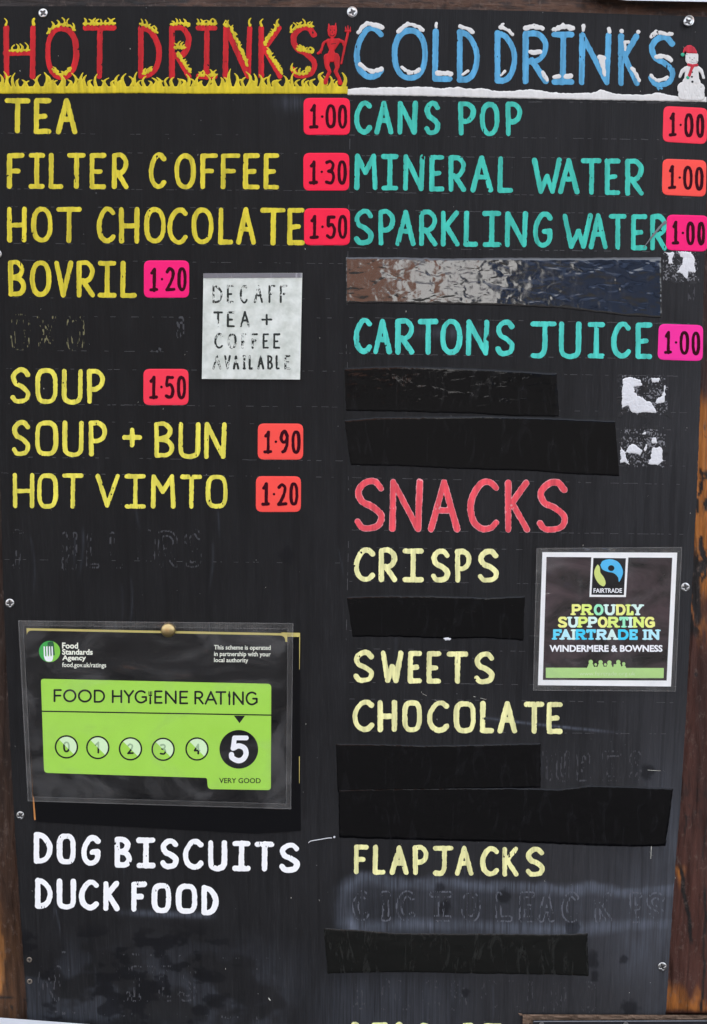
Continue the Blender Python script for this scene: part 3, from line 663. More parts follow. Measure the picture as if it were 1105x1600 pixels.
man = [(sz((965, 535), (1050, 540)), 10.5), (sz((960, 575), (1060, 580)), 8), (sz((990, 500), (1030, 500)), 9), (sz((1012, 430), (1012, 470)), [10.5, 11.5]), (sz((1013, 345), (1013, 358)), 10.2),
       (smooth(sz((985, 415), (955, 430), (940, 465)), 4), [4, 4, 3.6, 3.2, 3, 2.6, 2.4, 2.2, 2][:9]), (smooth(sz((1045, 415), (1070, 430), (1084, 472)), 4), [4, 4, 3.6, 3.2, 3, 2.6, 2.4, 2.2, 2][:9])]
sm_ = paint_strokes(MB(), man, h0=.7, rise=.4, step=.7, amp=.5).build('snowman_figure', M['snow'], board); tag(sm_, 'small white painted snowman in a red hat and scarf')
hat = MB().field(lambda a, b: rough(d_poly(a, b, sz((957, 318), (965, 290), (985, 275), (1008, 273), (1030, 288), (1043, 312), (1044, 325), (985, 322), (972, 312), (962, 325))), a, b, .4, 3, 3), (1060, 66, 1096, 90), .6, 1.1, .25)
hat.build('hat', M['scarf'], sm_)
paint_strokes(MB(), [(sz((957, 331)), 2.9)], h0=1.25, rise=.3, step=.5, amp=.3).build('pompom', M['green'], sm_)
sc = paint_strokes(MB(), [(sz((993, 392), (1015, 398), (1043, 394)), 2.3), (sz((1018, 402), (1008, 425), (996, 458)), [2.6, 2.2, 2.4])], h0=1.15, rise=.25, step=.6, amp=.3).build('scarf', M['scarf'], sm_)
paint_strokes(MB(), [(sz((988, 470)), 2.6)], h0=1.25, rise=.2, step=.5, amp=.3).build('scarf_fringe', M['green'], sm_)
paint_strokes(MB(), [(sz((1001, 351)), .7), (sz((1027, 351)), .7), (sz((1015, 437)), 1.3), (sz((1013, 465)), 1.6), (sz((1016, 495)), 1.9)] + [(sz((1000 + 8 * i, 374 + (6 - abs(i - 3) * 2.2))), .5) for i in range(7)] + [(sz((1013, 362), (1018, 360)), .5)], h0=1.2, rise=.1, step=.45, amp=.1, chips=0).build('buttons', M['blackmark'], sm_)

# ---- painted menu lines
def menu_line(text, xs, yl, yr, w, mat, label, st=0, amp=.7):
    o = paint_strokes(MB(), line_strokes(text, xs, yl, yr, w, st), amp=amp).build('lettering', M[mat], board)
    return tag(o, label)
L_ = menu_line
L_('TEA', [(7.6, 47), (53, 80), (87.5, 121)], (153.5, 208.5), (153.5, 210), 7.6, 'yellow', 'yellow painted word TEA')
L_('FILTERCOFFEE', [(11, 38), (45, 70), (76, 99), (105, 134), (140, 166), (175, 201), (232.5, 260), (273, 306.5), (313, 341), (345, 376), (380, 406), (412, 436.5)], (239, 295), (239.5, 296), 7.2, 'yellow', 'yellow painted words FILTER COFFEE')
L_('HOTCHOCOLATE', [(11, 42), (49, 82.5), (88, 127.5), (151, 180.5), (186, 218), (225, 259), (262, 293.5), (299, 333.5), (341, 364.5), (369, 400), (407, 446.5), (449, 476)], (323, 379), (325, 383), 7.2, 'yellow', 'yellow painted words HOT CHOCOLATE')
L_('BOVRIL', [(13, 40.5), (47, 80.5), (85, 114.5), (120, 148.5), (153, 182), (188, 214)], (407, 463.5), (408, 465.5), 7.2, 'yellow', 'yellow painted word beside the pink price sticker')
L_('SOUP', [(16, 47.6), (55, 90), (97, 129.5), (136, 164)], (575, 631.5), (577, 631), 7.0, 'lemon', 'yellow painted word SOUP', 1)
sp = line_strokes('SOUP', [(18, 47.5), (55, 91), (98, 131), (138.6, 167)], (656.5, 712.5), (658, 713), 7.0, 1) + letter_strokes('+', 191.5, 222, 668, 699, 7.0) + line_strokes('BUN', [(241, 272.5), (279, 313.5), (319, 354.5)], (659, 715), (660, 717.5), 7.0, 1)
tag(paint_strokes(MB(), sp, amp=.7).build('lettering', M['lemon'], board), 'yellow painted words SOUP + BUN')
L_('HOTVIMTO', [(20, 54), (58, 90.5), (97, 130.5), (149.5, 187.5), (195, 228), (235, 274.5), (282, 316), (322, 356)], (738.5, 794), (742.5, 795), 6.6, 'lemon', 'yellow painted line beginning HOT, lowest of the yellow lines', 1)
L_('CANSPOP', [(553.6, 581.5), (585, 615), (621, 653), (662.6, 688), (716, 743.5), (750, 781), (790, 816)], (157, 209.5), (159, 213), 7.6, 'mint', 'turquoise painted words CANS POP')
L_('MINERAL', [(553, 590), (596, 622.5), (630, 664), (671, 694.5), (701, 728), (735, 770.5), (777.5, 802)], (240, 296.5), (244, 301.5), 7.4, 'mint', 'turquoise painted word MINERAL')
L_('WATER', [(831.6, 878), (872, 905.5), (908, 940.5), (945, 969.5), (977, 1006)], (246, 302), (248.5, 306), 7.4, 'mint', 'turquoise painted word WATER after MINERAL')
L_('SPARKLING', [(553, 584), (591, 617), (618, 649.5), (655, 683.5), (689, 718.5), (724.5, 747), (754, 783), (789, 825), (833, 863.5)], (327, 383.5), (331, 387), 7.4, 'mint', 'turquoise painted word SPARKLING')
L_('WATER', [(879, 926.5), (920, 949.5), (951.5, 979), (986, 1011), (1016, 1042.5)], (333, 388), (335.5, 392), 7.2, 'mint', 'turquoise painted word WATER after SPARKLING')
L_('CARTONS', [(553, 581.5), (583, 612.5), (618, 647.5), (653, 685), (688, 722.5), (728, 765), (774, 804.5)], (497, 552.5), (500, 556.5), 7.8, 'aqua', 'bright turquoise painted word CARTONS')
L_('JUICE', [(829, 870), (873.7, 908.5), (918, 945.5), (955, 986), (993, 1019)], (502, 559.5), (504, 561), 7.8, 'aqua', 'bright turquoise painted word JUICE')
sx = [(553.7, 600.7), (609, 660.5), (669.5, 718.5), (731, 779.5), (790, 828), (839, 887.5)]
s = line_strokes('SNACKS', sx, (748, 829.5), (751, 832.5), 8.4)
sk = paint_strokes(MB(), s, h0=.14, rise=.06, amp=.7).build('heading', M['coral'], board); tag(sk, 'coral red painted word SNACKS')
paint_strokes(MB(), [(p, np.asarray(r) + .75) for p, r in s], h0=.03, rise=.03, amp=.9, chips=0).build('outline', M['pink_edge'], sk)
L_('CRISPS', [(552.6, 586), (592, 620.6), (629, 662), (673, 703.5), (711, 736.7), (746, 779.7)], (856, 909), (858.5, 911), 7.8, 'cream', 'cream painted word CRISPS')
L_('SWEETS', [(552, 585), (595, 630.5), (637.3, 659.5), (666.5, 689.5), (698, 731.7), (740.7, 773.2)], (1015.5, 1066.5), (1019, 1069.5), 7.8, 'cream', 'cream painted word SWEETS')
L_('CHOCOLATE', [(551, 585), (590, 620.7), (628.5, 659.3), (667.6, 702), (709, 743.3), (750, 771.6), (777.6, 808), (819, 850.5), (854, 879.5)], (1093, 1143), (1097, 1147), 7.8, 'cream', 'cream painted word CHOCOLATE', 1)
L_('FLAPJACKS', [(553, 576.3), (582.5, 602.6), (609, 638.5), (645, 669.3), (677, 709), (711, 740), (750.5, 780), (785, 810.5), (821, 851.3)], (1319.5, 1366), (1324, 1370.5), 7.4, 'cream', 'cream painted word FLAPJACKS')
s = line_strokes('DOG', [(53, 82.5), (89, 118.7), (127, 157)], (1299, 1349), (1306, 1353), 8.2, 1) + line_strokes('BISCUITS', [(179, 206), (213, 243), (250, 279.3), (286, 318), (325, 355), (363, 391.5), (398, 428.7), (436, 468.5)], (1307, 1355), (1317, 1364), 8.2, 1)
tag(paint_strokes(MB(), s, amp=.6).build('lettering', M['white'], board), 'white painted words DOG BISCUITS')
s = line_strokes('DUCK', [(55, 83), (89, 119), (124, 155), (161.5, 187)], (1371, 1419), (1377, 1424), 8.2, 1) + line_strokes('FOOD', [(205, 229.5), (237.5, 268), (275, 308.6), (315, 341.6)], (1377, 1424), (1383.5, 1431), 8.2, 1)
tag(paint_strokes(MB(), s, amp=.6).build('lettering', M['white'], board), 'white painted words DUCK FOOD')
L_('BECCET', [(549, 564.5), (580, 606), (613, 632), (647, 674), (722, 740), (755, 785)], (1597.2, 1634), (1599, 1636), 7.2, 'cream', 'cream painted line cut off by the foot of the picture')

# ---- faint guide lines and the ghosts of painted-out lines
gl = MB(); rq = random.Random(5)
def dashes(mb, x0, y0, x1, y1, w, p_on, mat=0):
    L = math.hypot(x1 - x0, y1 - y0); t = 0; dx, dy = (x1 - x0) / L, (y1 - y0) / L
    while t < L:
        l = rq.uniform(1.5, 9)
        if rq.random() < p_on:
            a = (x0 + dx * t, y0 + dy * t); b = (x0 + dx * min(L, t + l), y0 + dy * min(L, t + l)); ww = w * rq.uniform(.6, 1.2) / 2; j = rq.uniform(-.3, .3)
            q = [(a[0] - dy * ww, a[1] - ww * dx + j), (b[0] - dy * ww, b[1] - ww * dx + j), (b[0] + dy * ww, b[1] + ww * dx + j), (a[0] + dy * ww, a[1] + ww * dx + j)]
            P = at(np.array([c[0] for c in q]), np.array([c[1] for c in q]), .05 * MM); mb.add(P, [(0, 3, 2, 1)] if True else [], mat)
        t += l
for yl, yr, p in ((238, 240, .35), (295, 298, .4), (323, 326, .35), (380, 384, .4), (406, 412, .35), (465, 467, .35), (494, 497, .3), (547, 552, .35), (576, 580, .3), (631, 636, .5), (657, 664, .35), (714, 720, .5), (739, 746, .35), (874, 880, .25), (208, 212, .3)):
    dashes(gl, 2, yl, 536, yr, .55, p * .8)
for yl, yr, p in ((157, 161, .3), (211, 219, .4), (243, 249, .45), (300, 309, .45), (328, 335, .45), (387, 394, .4), (496, 506, .4), (552, 562, .4), (580, 588, .4), (636, 645, .4), (665, 672, .45), (727, 728, .3), (746, 757, .5), (828, 835, .45), (855, 862, .35), (908, 915, .35), (938, 942, .3), (985, 1000, .3), (1013, 1022, .3), (1066, 1073, .35), (1092, 1098, .3), (1142, 1147, .3)):
    dashes(gl, 546, yl, 1088 - (yl - 150) * .03, yr, .6, p)
for xl, xr, y0, y1 in ((547, 541, 210, 560), (543, 545, 560, 800), (545, 541, 830, 1000), (1036, 1034, 230, 300)): dashes(gl, xl, y0, xr, y1, .6, .3)
tag(gl.build('guide_lines', M['guide'], board, smooth=False), kind='stuff')
def ghost(strokes, name, mat, thr, sd, vs=5, hs=.9, ring=True, label=None):
    mb = MB()
    def F(a, b):
        d = d_strokes(a, b, strokes); d = np.abs(d) - 1.4 if ring else d
        n = noise(a / hs, b / vs, sd) * .6 + noise(a / 12, b / 9, sd + 3) * .4
        return np.maximum(d, (thr - n) * 6)
    mb.field(F, bbox(strokes, 10), .6, .05, .08); return tag(mb.build(name, M[mat], board, smooth=False), label)
LS = letter_strokes
ghost(LS('O', 17, 46, 492, 547, 7, 1) + LS('X', 58, 88, 494, 547, 6) + LS('O', 105, 131, 493, 547, 7, 1), 'ghost_lettering', 'fleck_y', .64, 1, label='faint yellow flecks of a painted out word between the yellow lines')
ghost(LS('I', 20, 36, 828, 888, 6) + LS('N', 98, 120, 832, 890, 6) + LS('L', 136, 155, 832, 887, 6) + LS('L', 172, 192, 832, 887, 6) + LS('O', 215, 242, 829, 884, 7, 1) + LS('R', 248, 278, 831, 886, 7) + LS('S', 288, 316, 828, 886, 7), 'ghost_lettering', 'fleck_dim', .63, 2, label='faint flecks of a painted out word above the laminated certificate')
gx = [(60, 94), (178, 204), (206, 221), (228, 243), (248, 269), (279, 306)]
ghost([q for c, (a, b) in zip('NCIIES', gx) for q in LS(c, a, b, 1510, 1564, 7)], 'ghost_lettering', 'fleck_dim', .65, 4, label='faint white flecks of a painted out word at the foot of the board')
ghost([q for k in range(16) for q in [([(62 + k * 24 + rq.uniform(-6, 6), 1581 + k * .6), (72 + k * 24 + rq.uniform(-4, 6), 1583 + k * .6)], 2.4), ([(70 + k * 23, 1486 + k * .8), (78 + k * 23, 1487 + k * .8)], 1.8)]], 'paint_flecks', 'fleck_dim', .67, 5, 4, 1.1, False)
cx = [(552, 576), (596, 610), (620, 648), (672, 706), (722, 750), (775, 800), (812, 835), (842, 866), (878, 904), (930, 955), (985, 1003), (1010, 1038)]
ghost([q for k, (c, (a, b)) in enumerate(zip('CICIOLEACKES', cx)) for q in LS(c, a, b, 1393 + k * .2, 1438 + k * .3, 7.5)], 'ghost_lettering', 'ghost_grey', .55, 6, label='faint grey outlines of a painted out line below FLAPJACKS')
ex = [(552, 572), (590, 610), (618, 640), (660, 686), (702, 728), (752, 776), (790, 816), (824, 850), (862, 884), (905, 930)]
ghost([q for k, (c, (a, b)) in enumerate(zip('ICLCSCILOC', ex)) for q in LS(c, a, b, 1530 + k * .5, 1576 + k * .6, 7)], 'ghost_lettering', 'fleck_dim', .66, 7, label='faint white flecks of a painted out line below the lowest tape')
ghost([q for c, (a, b) in zip('TUBES', [(848, 868), (870, 890), (902, 924), (942, 970), (984, 1002)]) for q in LS(c, a, b, 1174, 1220, 7)], 'ghost_lettering', 'fleck_dim', .59, 8, label='faint grey outlines of a painted out word right of the black tape')
sc_ = MB()
for x0, y0, x1, y1, w, p in ((1015, 1331, 1020, 1337, .8, 1), (1018, 1322, 1017, 1342, .9, 1), (660, 1084, 685, 1096, .6, .4), (740, 1088, 760, 1093, .6, .5), (1012, 1203, 1038, 1205, .6, .6), (466, 900, 468, 893, .6, .6), (424, 688, 430, 696, .7, .9), (420, 1559, 422, 1563, 2.6, 1)):
    dashes(sc_, x0, y0, x1, y1, w, p)
for k in range(110):
    x, y = rq.uniform(20, 1080), rq.uniform(40, 1585); l = rq.uniform(.6, 2.6); dashes(sc_, x, y, x + rq.uniform(-.6, .6), y + l, rq.uniform(.4, .8), .7)
tag(sc_.build('paint_flecks', M['fleck'], board, smooth=False), kind='stuff')
for sd, (x0, y0, x1, y1) in enumerate(((276, 494, 288, 528), (236, 543, 252, 550), (1075, 440, 1086, 470))):
    sc2 = MB().field(lambda a, b: np.maximum(np.abs((a - (x0 + x1) / 2) / (x1 - x0) * 2) - 1, .58 - noise(a / 2.2, b / 4, sd + 70) + .5 * np.abs((b - (y0 + y1) / 2) / (y1 - y0)) ** 2), (x0, y0, x1, y1), .7, .05, .1)
    sc2.build('paint_flecks', M['fleck_dim'], board, smooth=False)

# ================================================================== price stickers
def sticker(q, price, mat, label, lift=.2, sd=0):
    q = np.array(q, float); mb = MB(); pts = rrect(q, 9.5)
    x0, y0 = q.min(0); x1, y1 = q.max(0)
    mb.field(lambda a, b: d_poly(a, b, pts), (x0 - 3, y0 - 3, x1 + 3, y1 + 3), 1.0, .05, lift, lambda a, b: (fbm(a / 20, b / 20, sd) - .5) * .2, soft=.8)
    o = tag(mb.build('price_sticker', M[mat]), label, 'price sticker', 'price stickers on the menu board')
    def uv(u, v):
        a = q[0] * (1 - u) + q[1] * u; b = q[3] * (1 - u) + q[2] * u; return a * (1 - v) + b * v
    st = []
    for ch, a, b in zip(price, (.12, .36, .47, .74), (.32, .44, .70, .945)):
        X0, Y0 = uv(a, .18); X1, Y1 = uv(b, .83)
        if ch == '.': st.append((np.array([uv(.40, .5)]), 2.0))
        else: st += letter_strokes(ch, X0, X1, Y0, Y1, 4.9, 0, .03)
    paint_strokes(MB(), st, h0=lift + .18, rise=.04, step=.7, amp=.45, hn=.02, chips=0).build('price', M['ink'], o)
    return o
def rc(x0, y0, x1, y1, s=0): w, h = x1 - x0, y1 - y0; return [(x0 + s * h / 2, y0 - s * 0), (x1 + s * 0, y0 + s * w), (x1 - s * h, y1 + s * w), (x0 - s * h / 2, y1)]
sticker(rc(474.5, 153, 547, 211), '1.00', 'st_red', 'red price sticker reading 1.00 at the end of the TEA line', sd=1)
sticker(rc(474.2, 239, 545.8, 298), '1.30', 'st_red', 'red price sticker reading 1.30', sd=2)
sticker(rc(475.2, 325.5, 547, 383.3), '1.50', 'st_red', 'red price sticker reading 1.50 at the end of the HOT CHOCOLATE line', .4, sd=3)
sticker(rc(225, 407, 295.7, 465.2), '1.20', 'st_pink', 'pink price sticker reading 1.20 left of the white metal plate', sd=4)
sticker(rc(224.3, 576.5, 294.7, 633), '1.50', 'st_coral', 'coral red price sticker reading 1.50 beside the word SOUP', sd=5)
sticker(rc(403, 661.7, 474, 718, .004), '1.90', 'st_salmon', 'salmon price sticker reading 1.90', sd=6)
sticker(rc(400, 744, 470.5, 799.8, .004), '1.20', 'st_salmon', 'salmon price sticker reading 1.20 below the 1.90 sticker', sd=7)
sticker([(1037, 165.5), (1106, 169), (1104, 225.5), (1035.5, 221.5)], '1.00', 'st_coral', 'coral red price sticker reading 1.00 at the end of the CANS POP line', sd=8)
sticker([(1035.5, 248), (1104, 250.5), (1103, 307.5), (1034.5, 304.5)], '1.00', 'st_salmon', 'salmon price sticker reading 1.00 at the end of the MINERAL WATER line', sd=9)
sticker([(1042, 335.3), (1107, 337), (1105, 393.5), (1040.5, 391)], '1.00', 'st_pink', 'deep pink price sticker reading 1.00 overlapping the SPARKLING WATER line', .4, sd=10)
sticker([(1029.5, 506), (1099, 508), (1098, 564.3), (1027.5, 562)], '1.00', 'st_hot', 'magenta price sticker reading 1.00 at the end of the CARTONS JUICE line', sd=11)
# slivers of the paper backing that show under two peeling stickers
# torn remains of stickers
def torn(polys, box, label, sd, ox, oy):
    P = [zz(p, 3.877, ox, oy) for p in polys]
    def F(a, b):
        D = np.full(a.shape, 9.)
        for p in P: D = np.minimum(D, rough(rough(d_poly(a, b, p), a, b, 2.0, 6, sd), a, b, 1.3, 1.6, sd + 2))
        return D
    o = MB().field(F, box, .7, .1, .3, lambda a, b: (noise(a / 2, b / 2, 5) - .5) * .2).build('torn_sticker', M['torn'])
    tag(o, label, 'torn sticker', 'torn sticker remains on the menu board')
    cx, cy = (box[0] + box[2]) / 2, (box[1] + box[3]) / 2; hw, hh = (box[2] - box[0]) / 2, (box[3] - box[1]) / 2
    def G(a, b):
        e = np.maximum(np.abs(a - cx) / hw, np.abs(b - cy) / hh)
        return (.50 - fbm(a / 9, b / 7, sd + 9) + .34 * np.clip(e - .62, 0, 1)) * 20
    MB().field(G, (box[0] - 6, box[1] - 8, box[2] + 8, box[3] + 6), .9, .04, .06).build('glue_residue', M['glue'], o, smooth=False)
    def K(a, b):
        e = np.maximum(np.abs(a - cx) / hw, np.abs(b - cy) / hh)
        return np.maximum((.60 - noise(a / 1.7, b / 1.9, sd + 29) * .6 - fbm(a / 6, b / 6, sd + 31) * .42 + .5 * np.clip(e - .75, 0, 1)) * 10, .3 - F(a, b) * 5)
    MB().field(K, box, .6, .08, .15).build('paper_scrap', M['sgrey'], o, smooth=False)
    return o
torn([[(592, 432), (640, 424), (700, 440), (715, 475), (665, 485), (660, 515), (700, 545), (770, 580), (800, 638), (650, 638), (630, 600), (590, 605)], [(765, 428), (815, 428), (812, 452), (775, 455)], [(853, 462), (850, 575), (788, 582), (800, 560), (832, 540)]], (970, 586, 1044, 648), 'white torn sticker scraps right of the upper of two stacked black tapes', 12, 820, 480)
torn([[(582, 845), (605, 870), (612, 910), (635, 955), (605, 940), (582, 940)], [(610, 880), (640, 830), (660, 820), (710, 870), (700, 895), (660, 885)], [(772, 850), (830, 850), (838, 930), (805, 958), (750, 950), (762, 905)], [(710, 770), (742, 745), (735, 768)], [(768, 790), (795, 790), (798, 822), (770, 825)], [(722, 862), (738, 815), (742, 860), (730, 875)]], (968, 668, 1040, 730), 'white torn sticker scraps right of the lower of two stacked black tapes', 14, 820, 480)
torn([[(850, 675), (905, 678), (890, 720), (905, 750), (870, 745), (868, 700)], [(930, 672), (1005, 672), (1030, 720), (1035, 800), (990, 790), (985, 840), (960, 810), (925, 795), (950, 760), (960, 710)]], (1036, 391, 1092, 440), 'white torn sticker scraps just under the deep pink price sticker', 16, 820, 220)
pl = MB().field(lambda a, b: rough(d_strokes(a, b, [(smooth([(1006, 387), (1014, 376), (1022, 366), (1034, 352), (1040, 347)], 4), np.linspace(.4, 2.6, 17))]), a, b, .5, 3, 5), (1000, 340, 1046, 392), .6, .7, .25)
tag(pl.build('peeled_sticker_edge', M['sgrey']), 'grey sliver of peeled sticker crossing the letters ER beside the deep pink sticker', 'torn sticker')

# ================================================================== black tapes
def tape(pts, mat, label, sd, base=.3, amp=.12):
    p = smooth(pts + [pts[0]], 1) if False else np.array(pts, float)
    F = lambda a, b: rough(d_poly(a, b, p), a, b, .8, 7, sd)
    hf = lambda a, b: fbm(a / 26, b / 15, sd) * amp + fbm(a / 9, b / 8, sd + 2) * .35 * amp + (noise(a / 3, b / 40, sd + 5) - .5) * .012
    mb = MB().field(F, (p[:, 0].min() - 3, p[:, 1].min() - 3, p[:, 0].max() + 3, p[:, 1].max() + 3), 1.4, .05, base, hf, soft=2.2)
    return tag(mb.build('black_tape', M[mat]), label, 'tape', 'strips of black tape on the menu board')
tape([(541, 402), (620, 402), (700, 404), (790, 403), (900, 403), (1033, 402), (1034, 497), (980, 494), (930, 488), (880, 482), (820, 479), (760, 477), (700, 476), (600, 474), (541, 474)], 'tape_shiny', 'wrinkled shiny black tape strip mirroring the sky below the SPARKLING WATER line', 3, .3, .16)
tape([(538, 575), (580, 573), (625, 572), (700, 574), (770, 577), (870, 583), (874, 651), (800, 650), (740, 646), (680, 645), (620, 643), (541, 642)], 'tape', 'shorter black tape strip below the CARTONS JUICE line', 5)
tape([(538, 656), (590, 652), (640, 651), (760, 650), (860, 653), (961, 657), (968, 744), (900, 741), (830, 736), (700, 732), (620, 728), (548, 727)], 'tape', 'longer black tape strip above the SNACKS heading', 7)
tape([(542, 933), (580, 930.5), (620, 931), (690, 931), (760, 934), (790, 932), (820, 932), (818, 1001), (760, 997), (700, 998), (620, 995), (551, 995)], 'tape', 'short black tape strip between CRISPS and SWEETS', 9, amp=.25)
tape([(525, 1162), (600, 1163), (672, 1165), (760, 1163), (845, 1161), (845, 1231), (700, 1234), (528, 1238)], 'tape', 'short deep black tape strip directly below the cream word CHOCOLATE', 11, amp=.25)
tape([(529, 1234), (600, 1232), (700, 1231), (800, 1231), (870, 1233), (925, 1227), (980, 1229), (1052, 1232), (1046, 1280), (1040, 1322), (980, 1323), (920, 1321), (800, 1316), (700, 1314), (600, 1311), (530, 1309)], 'tape', 'longest black tape strip, above the word FLAPJACKS', 13, .4, .25)
tape([(506, 1450), (560, 1453), (620, 1458), (700, 1459), (800, 1459), (860, 1460), (918, 1458), (919, 1490), (920, 1525), (860, 1523), (800, 1522), (720, 1521), (650, 1519), (600, 1519), (512, 1521)], 'tape_dull', 'dull black tape strip lowest on the board', 15, .3, .25)

# ================================================================== white metal plate with worn lettering
Q = np.array([(318, 427), (472.5, 426.5), (469, 593), (315.5, 592)], float)
mb = MB(); mb.plate(Q, 1.6, .1); plate = tag(mb.build('notice_plate', M['plate'], smooth=False), 'small white metal plate with worn black marker lettering about decaff drinks', 'notice')
mb = MB(); mb.plate([(318.3, 427), (472, 426.7), (471.8, 433.8), (318, 434.4)], 1.95, 1.5); mb.build('tape_strip', tape_material('clear_tape', .5, .4, (.17, .17, .18), .25), plate, smooth=False)
dx = lambda *p: [(a / 3.81 + 270, b / 3.81 + 270) for a, b in p]
def words(spec, y0, y1, w=3.2):
    o = []
    for ch, a, b in spec: o += letter_strokes(ch, a / 3.81 + 270, b / 3.81 + 270, y0 / 3.81 + 400, y1 / 3.81 + 400, w, 0, .03)
    return o
rows = [([('D', 237, 298), ('E', 322, 363), ('C', 400, 447), ('A', 483, 538), ('F', 570, 611), ('F', 637, 682)], 172, 280), ([('T', 242, 298), ('E', 322, 370), ('A', 400, 460)], 330, 424), ([('+', 527, 592)], 345, 412),
        ([('C', 247, 300), ('O', 327, 380), ('F', 408, 438), ('F', 470, 507), ('E', 535, 573), ('E', 598, 640)], 460, 552), ([('A', 236, 290), ('V', 306, 346), ('A', 358, 396), ('I', 416, 436), ('L', 452, 478), ('A', 503, 545), ('B', 562, 597), ('L', 612, 636), ('E', 665, 702)], 590, 676)]
st = [q for spec, a, b in rows for q in words(spec, a, b)]
def worn(a, b):
    d = rough(d_strokes(a, b, st), a, b, .5, 3, 4)
    keep = np.maximum(.85 * sstep(.44, .60, fbm(a / 12, b / 7, 33)), .9 * sstep(395, 425, a) * sstep(455, 470, b + 0 * a) * (b < 545))
    return np.maximum(d, (.48 - noise(a / 1.3, b / 3.0, 8) * .55 - keep * .75 - fbm(a / 6, b / 5, 36) * .26) * 6)
MB().field(worn, bbox(st, 6), .5, 1.68, .03).build('lettering', M['marker'], plate, smooth=False)
def faint(a, b): return np.maximum(np.abs(d_strokes(a, b, st) + .5) - .55, (.50 - noise(a / 1.6, b / 2.2, 18)) * 5)
tag(MB().field(faint, bbox(st, 6), .5, 1.64, .01).build('faded_lettering', flat('faded_marker', (138, 140, 132), .6, .2), plate, smooth=False), None)

# ================================================================== print helpers
_tc = {}
def text_verts(s, bold=0.0):
    key = (s, bold)
    if key in _tc: return _tc[key]
    c = bpy.data.curves.new('print', 'FONT'); c.body = s; c.size = 1; c.resolution_u = 3; c.offset = bold; c.fill_mode = 'FRONT'
    o = bpy.data.objects.new('print', c); COL.objects.link(o)
    me = bpy.data.meshes.new_from_object(o.evaluated_get(bpy.context.evaluated_depsgraph_get()))
    v = np.array([x.co[:2] for x in me.vertices]); f = [tuple(p.vertices) for p in me.polygons]
    # keep every face turned towards the reader
    bpy.data.objects.remove(o); bpy.data.curves.remove(c); bpy.data.meshes.remove(me)
    v = (v - v.min(0)) / (v.max(0) - v.min(0)); _tc[key] = (v, f); return _tc[key]
def add_text(mb, s, q, h, mat=0, bold=0.0):
    v, f = text_verts(s, bold); q = np.array(q, float); u, w = v[:, :1], 1 - v[:, 1:]
    p = (q[0] * (1 - u) + q[1] * u) * (1 - w) + (q[3] * (1 - u) + q[2] * u) * w
    mb.add(at(p[:, 0], p[:, 1], h * MM), f, mat)
def tq(x0, x1, y0, y1, sl=0.0): d = (x1 - x0) * sl; return [(x0, y0), (x1, y0 + d), (x1, y1 + d), (x0, y1)]
def film(name, q, h, wob, mat, parent, sd, n=(90, 70), seams=None):
    mb = MB(); ff = lambda X, Y, u, v: h + (fbm(X / 46, Y / 34, sd) - .5) * wob * 2 + (fbm(X / 16, Y / 20, sd + 3) - .5) * wob * .5
    mb.patch(q, n[0], n[1], ff); return mb.build(name, mat, parent), ff
def inset(q, d): c = np.mean(q, 0); return [tuple(np.array(p) + (np.sign(c - np.array(p))) * d) for p in q]
def seam_ring(q, qi, h, mat, parent, name):
    q, qi = np.array(q, float), np.array(qi, float); mb = MB()
    P = np.concatenate([q, qi]); fs = [(k, k + 4, (k + 1) % 4 + 4, (k + 1) % 4) for k in range(4)]
    mb.add(at(P[:, 0], P[:, 1], h * MM), fs); return mb.build(name, mat, parent, smooth=False)

# ================================================================== hygiene certificate in its pouch, and the older sheet behind it
old = MB(); old.plate([(47, 985), (469, 989.5), (468.5, 1140), (470, 1298), (400, 1303), (330, 1299), (200, 1292), (57, 1284)], .9, .05)
old = tag(old.build('old_sheet', M['card'], smooth=False), 'black sheet with a thin yellow edge stuck behind the laminated hygiene certificate', 'sheet')
mb = MB(); mb.plate([(440, 988.2), (469, 988.8), (469, 995.2), (440, 994.6)], 1.15, .9); mb.plate([(467.8, 995.3), (469.1, 995.3), (468.4, 1046), (467.8, 1046)], 1.15, .9); mb.plate([(467.4, 1182), (468.4, 1182), (468.2, 1224), (467.6, 1224)], 1.15, .9)
mb.build('yellow_edge', M['cardedge'], old, smooth=False)
mb = MB(); mb.plate([(46.5, 1105), (48.2, 1105), (52.4, 1236), (56.2, 1281), (53.4, 1281.5), (50.6, 1236)], 1.2, .9); mb.build('orange_edge', M['orange_edge'], old, smooth=False)

root = bpy.data.objects.new('hygiene_certificate', None); COL.objects.link(root); c0 = at(245., 1255., 3 * MM); root.location = c0; root['_loc'] = [float(v) for v in c0]
tag(root, 'laminated black and lime green food hygiene rating certificate under a brass pin', 'certificate')
card_q = [(42, 982), (449, 990.5), (446, 1256), (51.5, 1247)]
mb = MB(); mb.plate([(41.5, 981.5), (449, 989.5), (449, 1003), (42.5, 1003)], 2.0, 1.3); mb.build('card_back', M['cardedge'], root, smooth=False)
mb = MB(); mb.plate(rrect([(41.5, 985), (446, 993), (445.5, 1258), (51.5, 1249)], 9), 2.15, 1.9); card = mb.build('card', M['card'], root, smooth=False)
mb = MB(); mb.plate(rrect([(64, 1060.5), (424, 1068.5), (423.3, 1234.5), (325, 1233), (323.5, 1215.5), (69, 1207.5)], [5, 6, 5, 6, 3, 6]), 2.3, 2.1); gp = mb.build('green_panel', M['lime'], root, smooth=False)
mb = MB(); Z = 2.42
mb.plate([(65, 1110.3), (424, 1116.4), (424, 1118.3), (65, 1112.3)], Z, 2.3)
mb.plate([(365.5, 1118), (383, 1118.3), (374.4, 1130)], Z, 2.3)
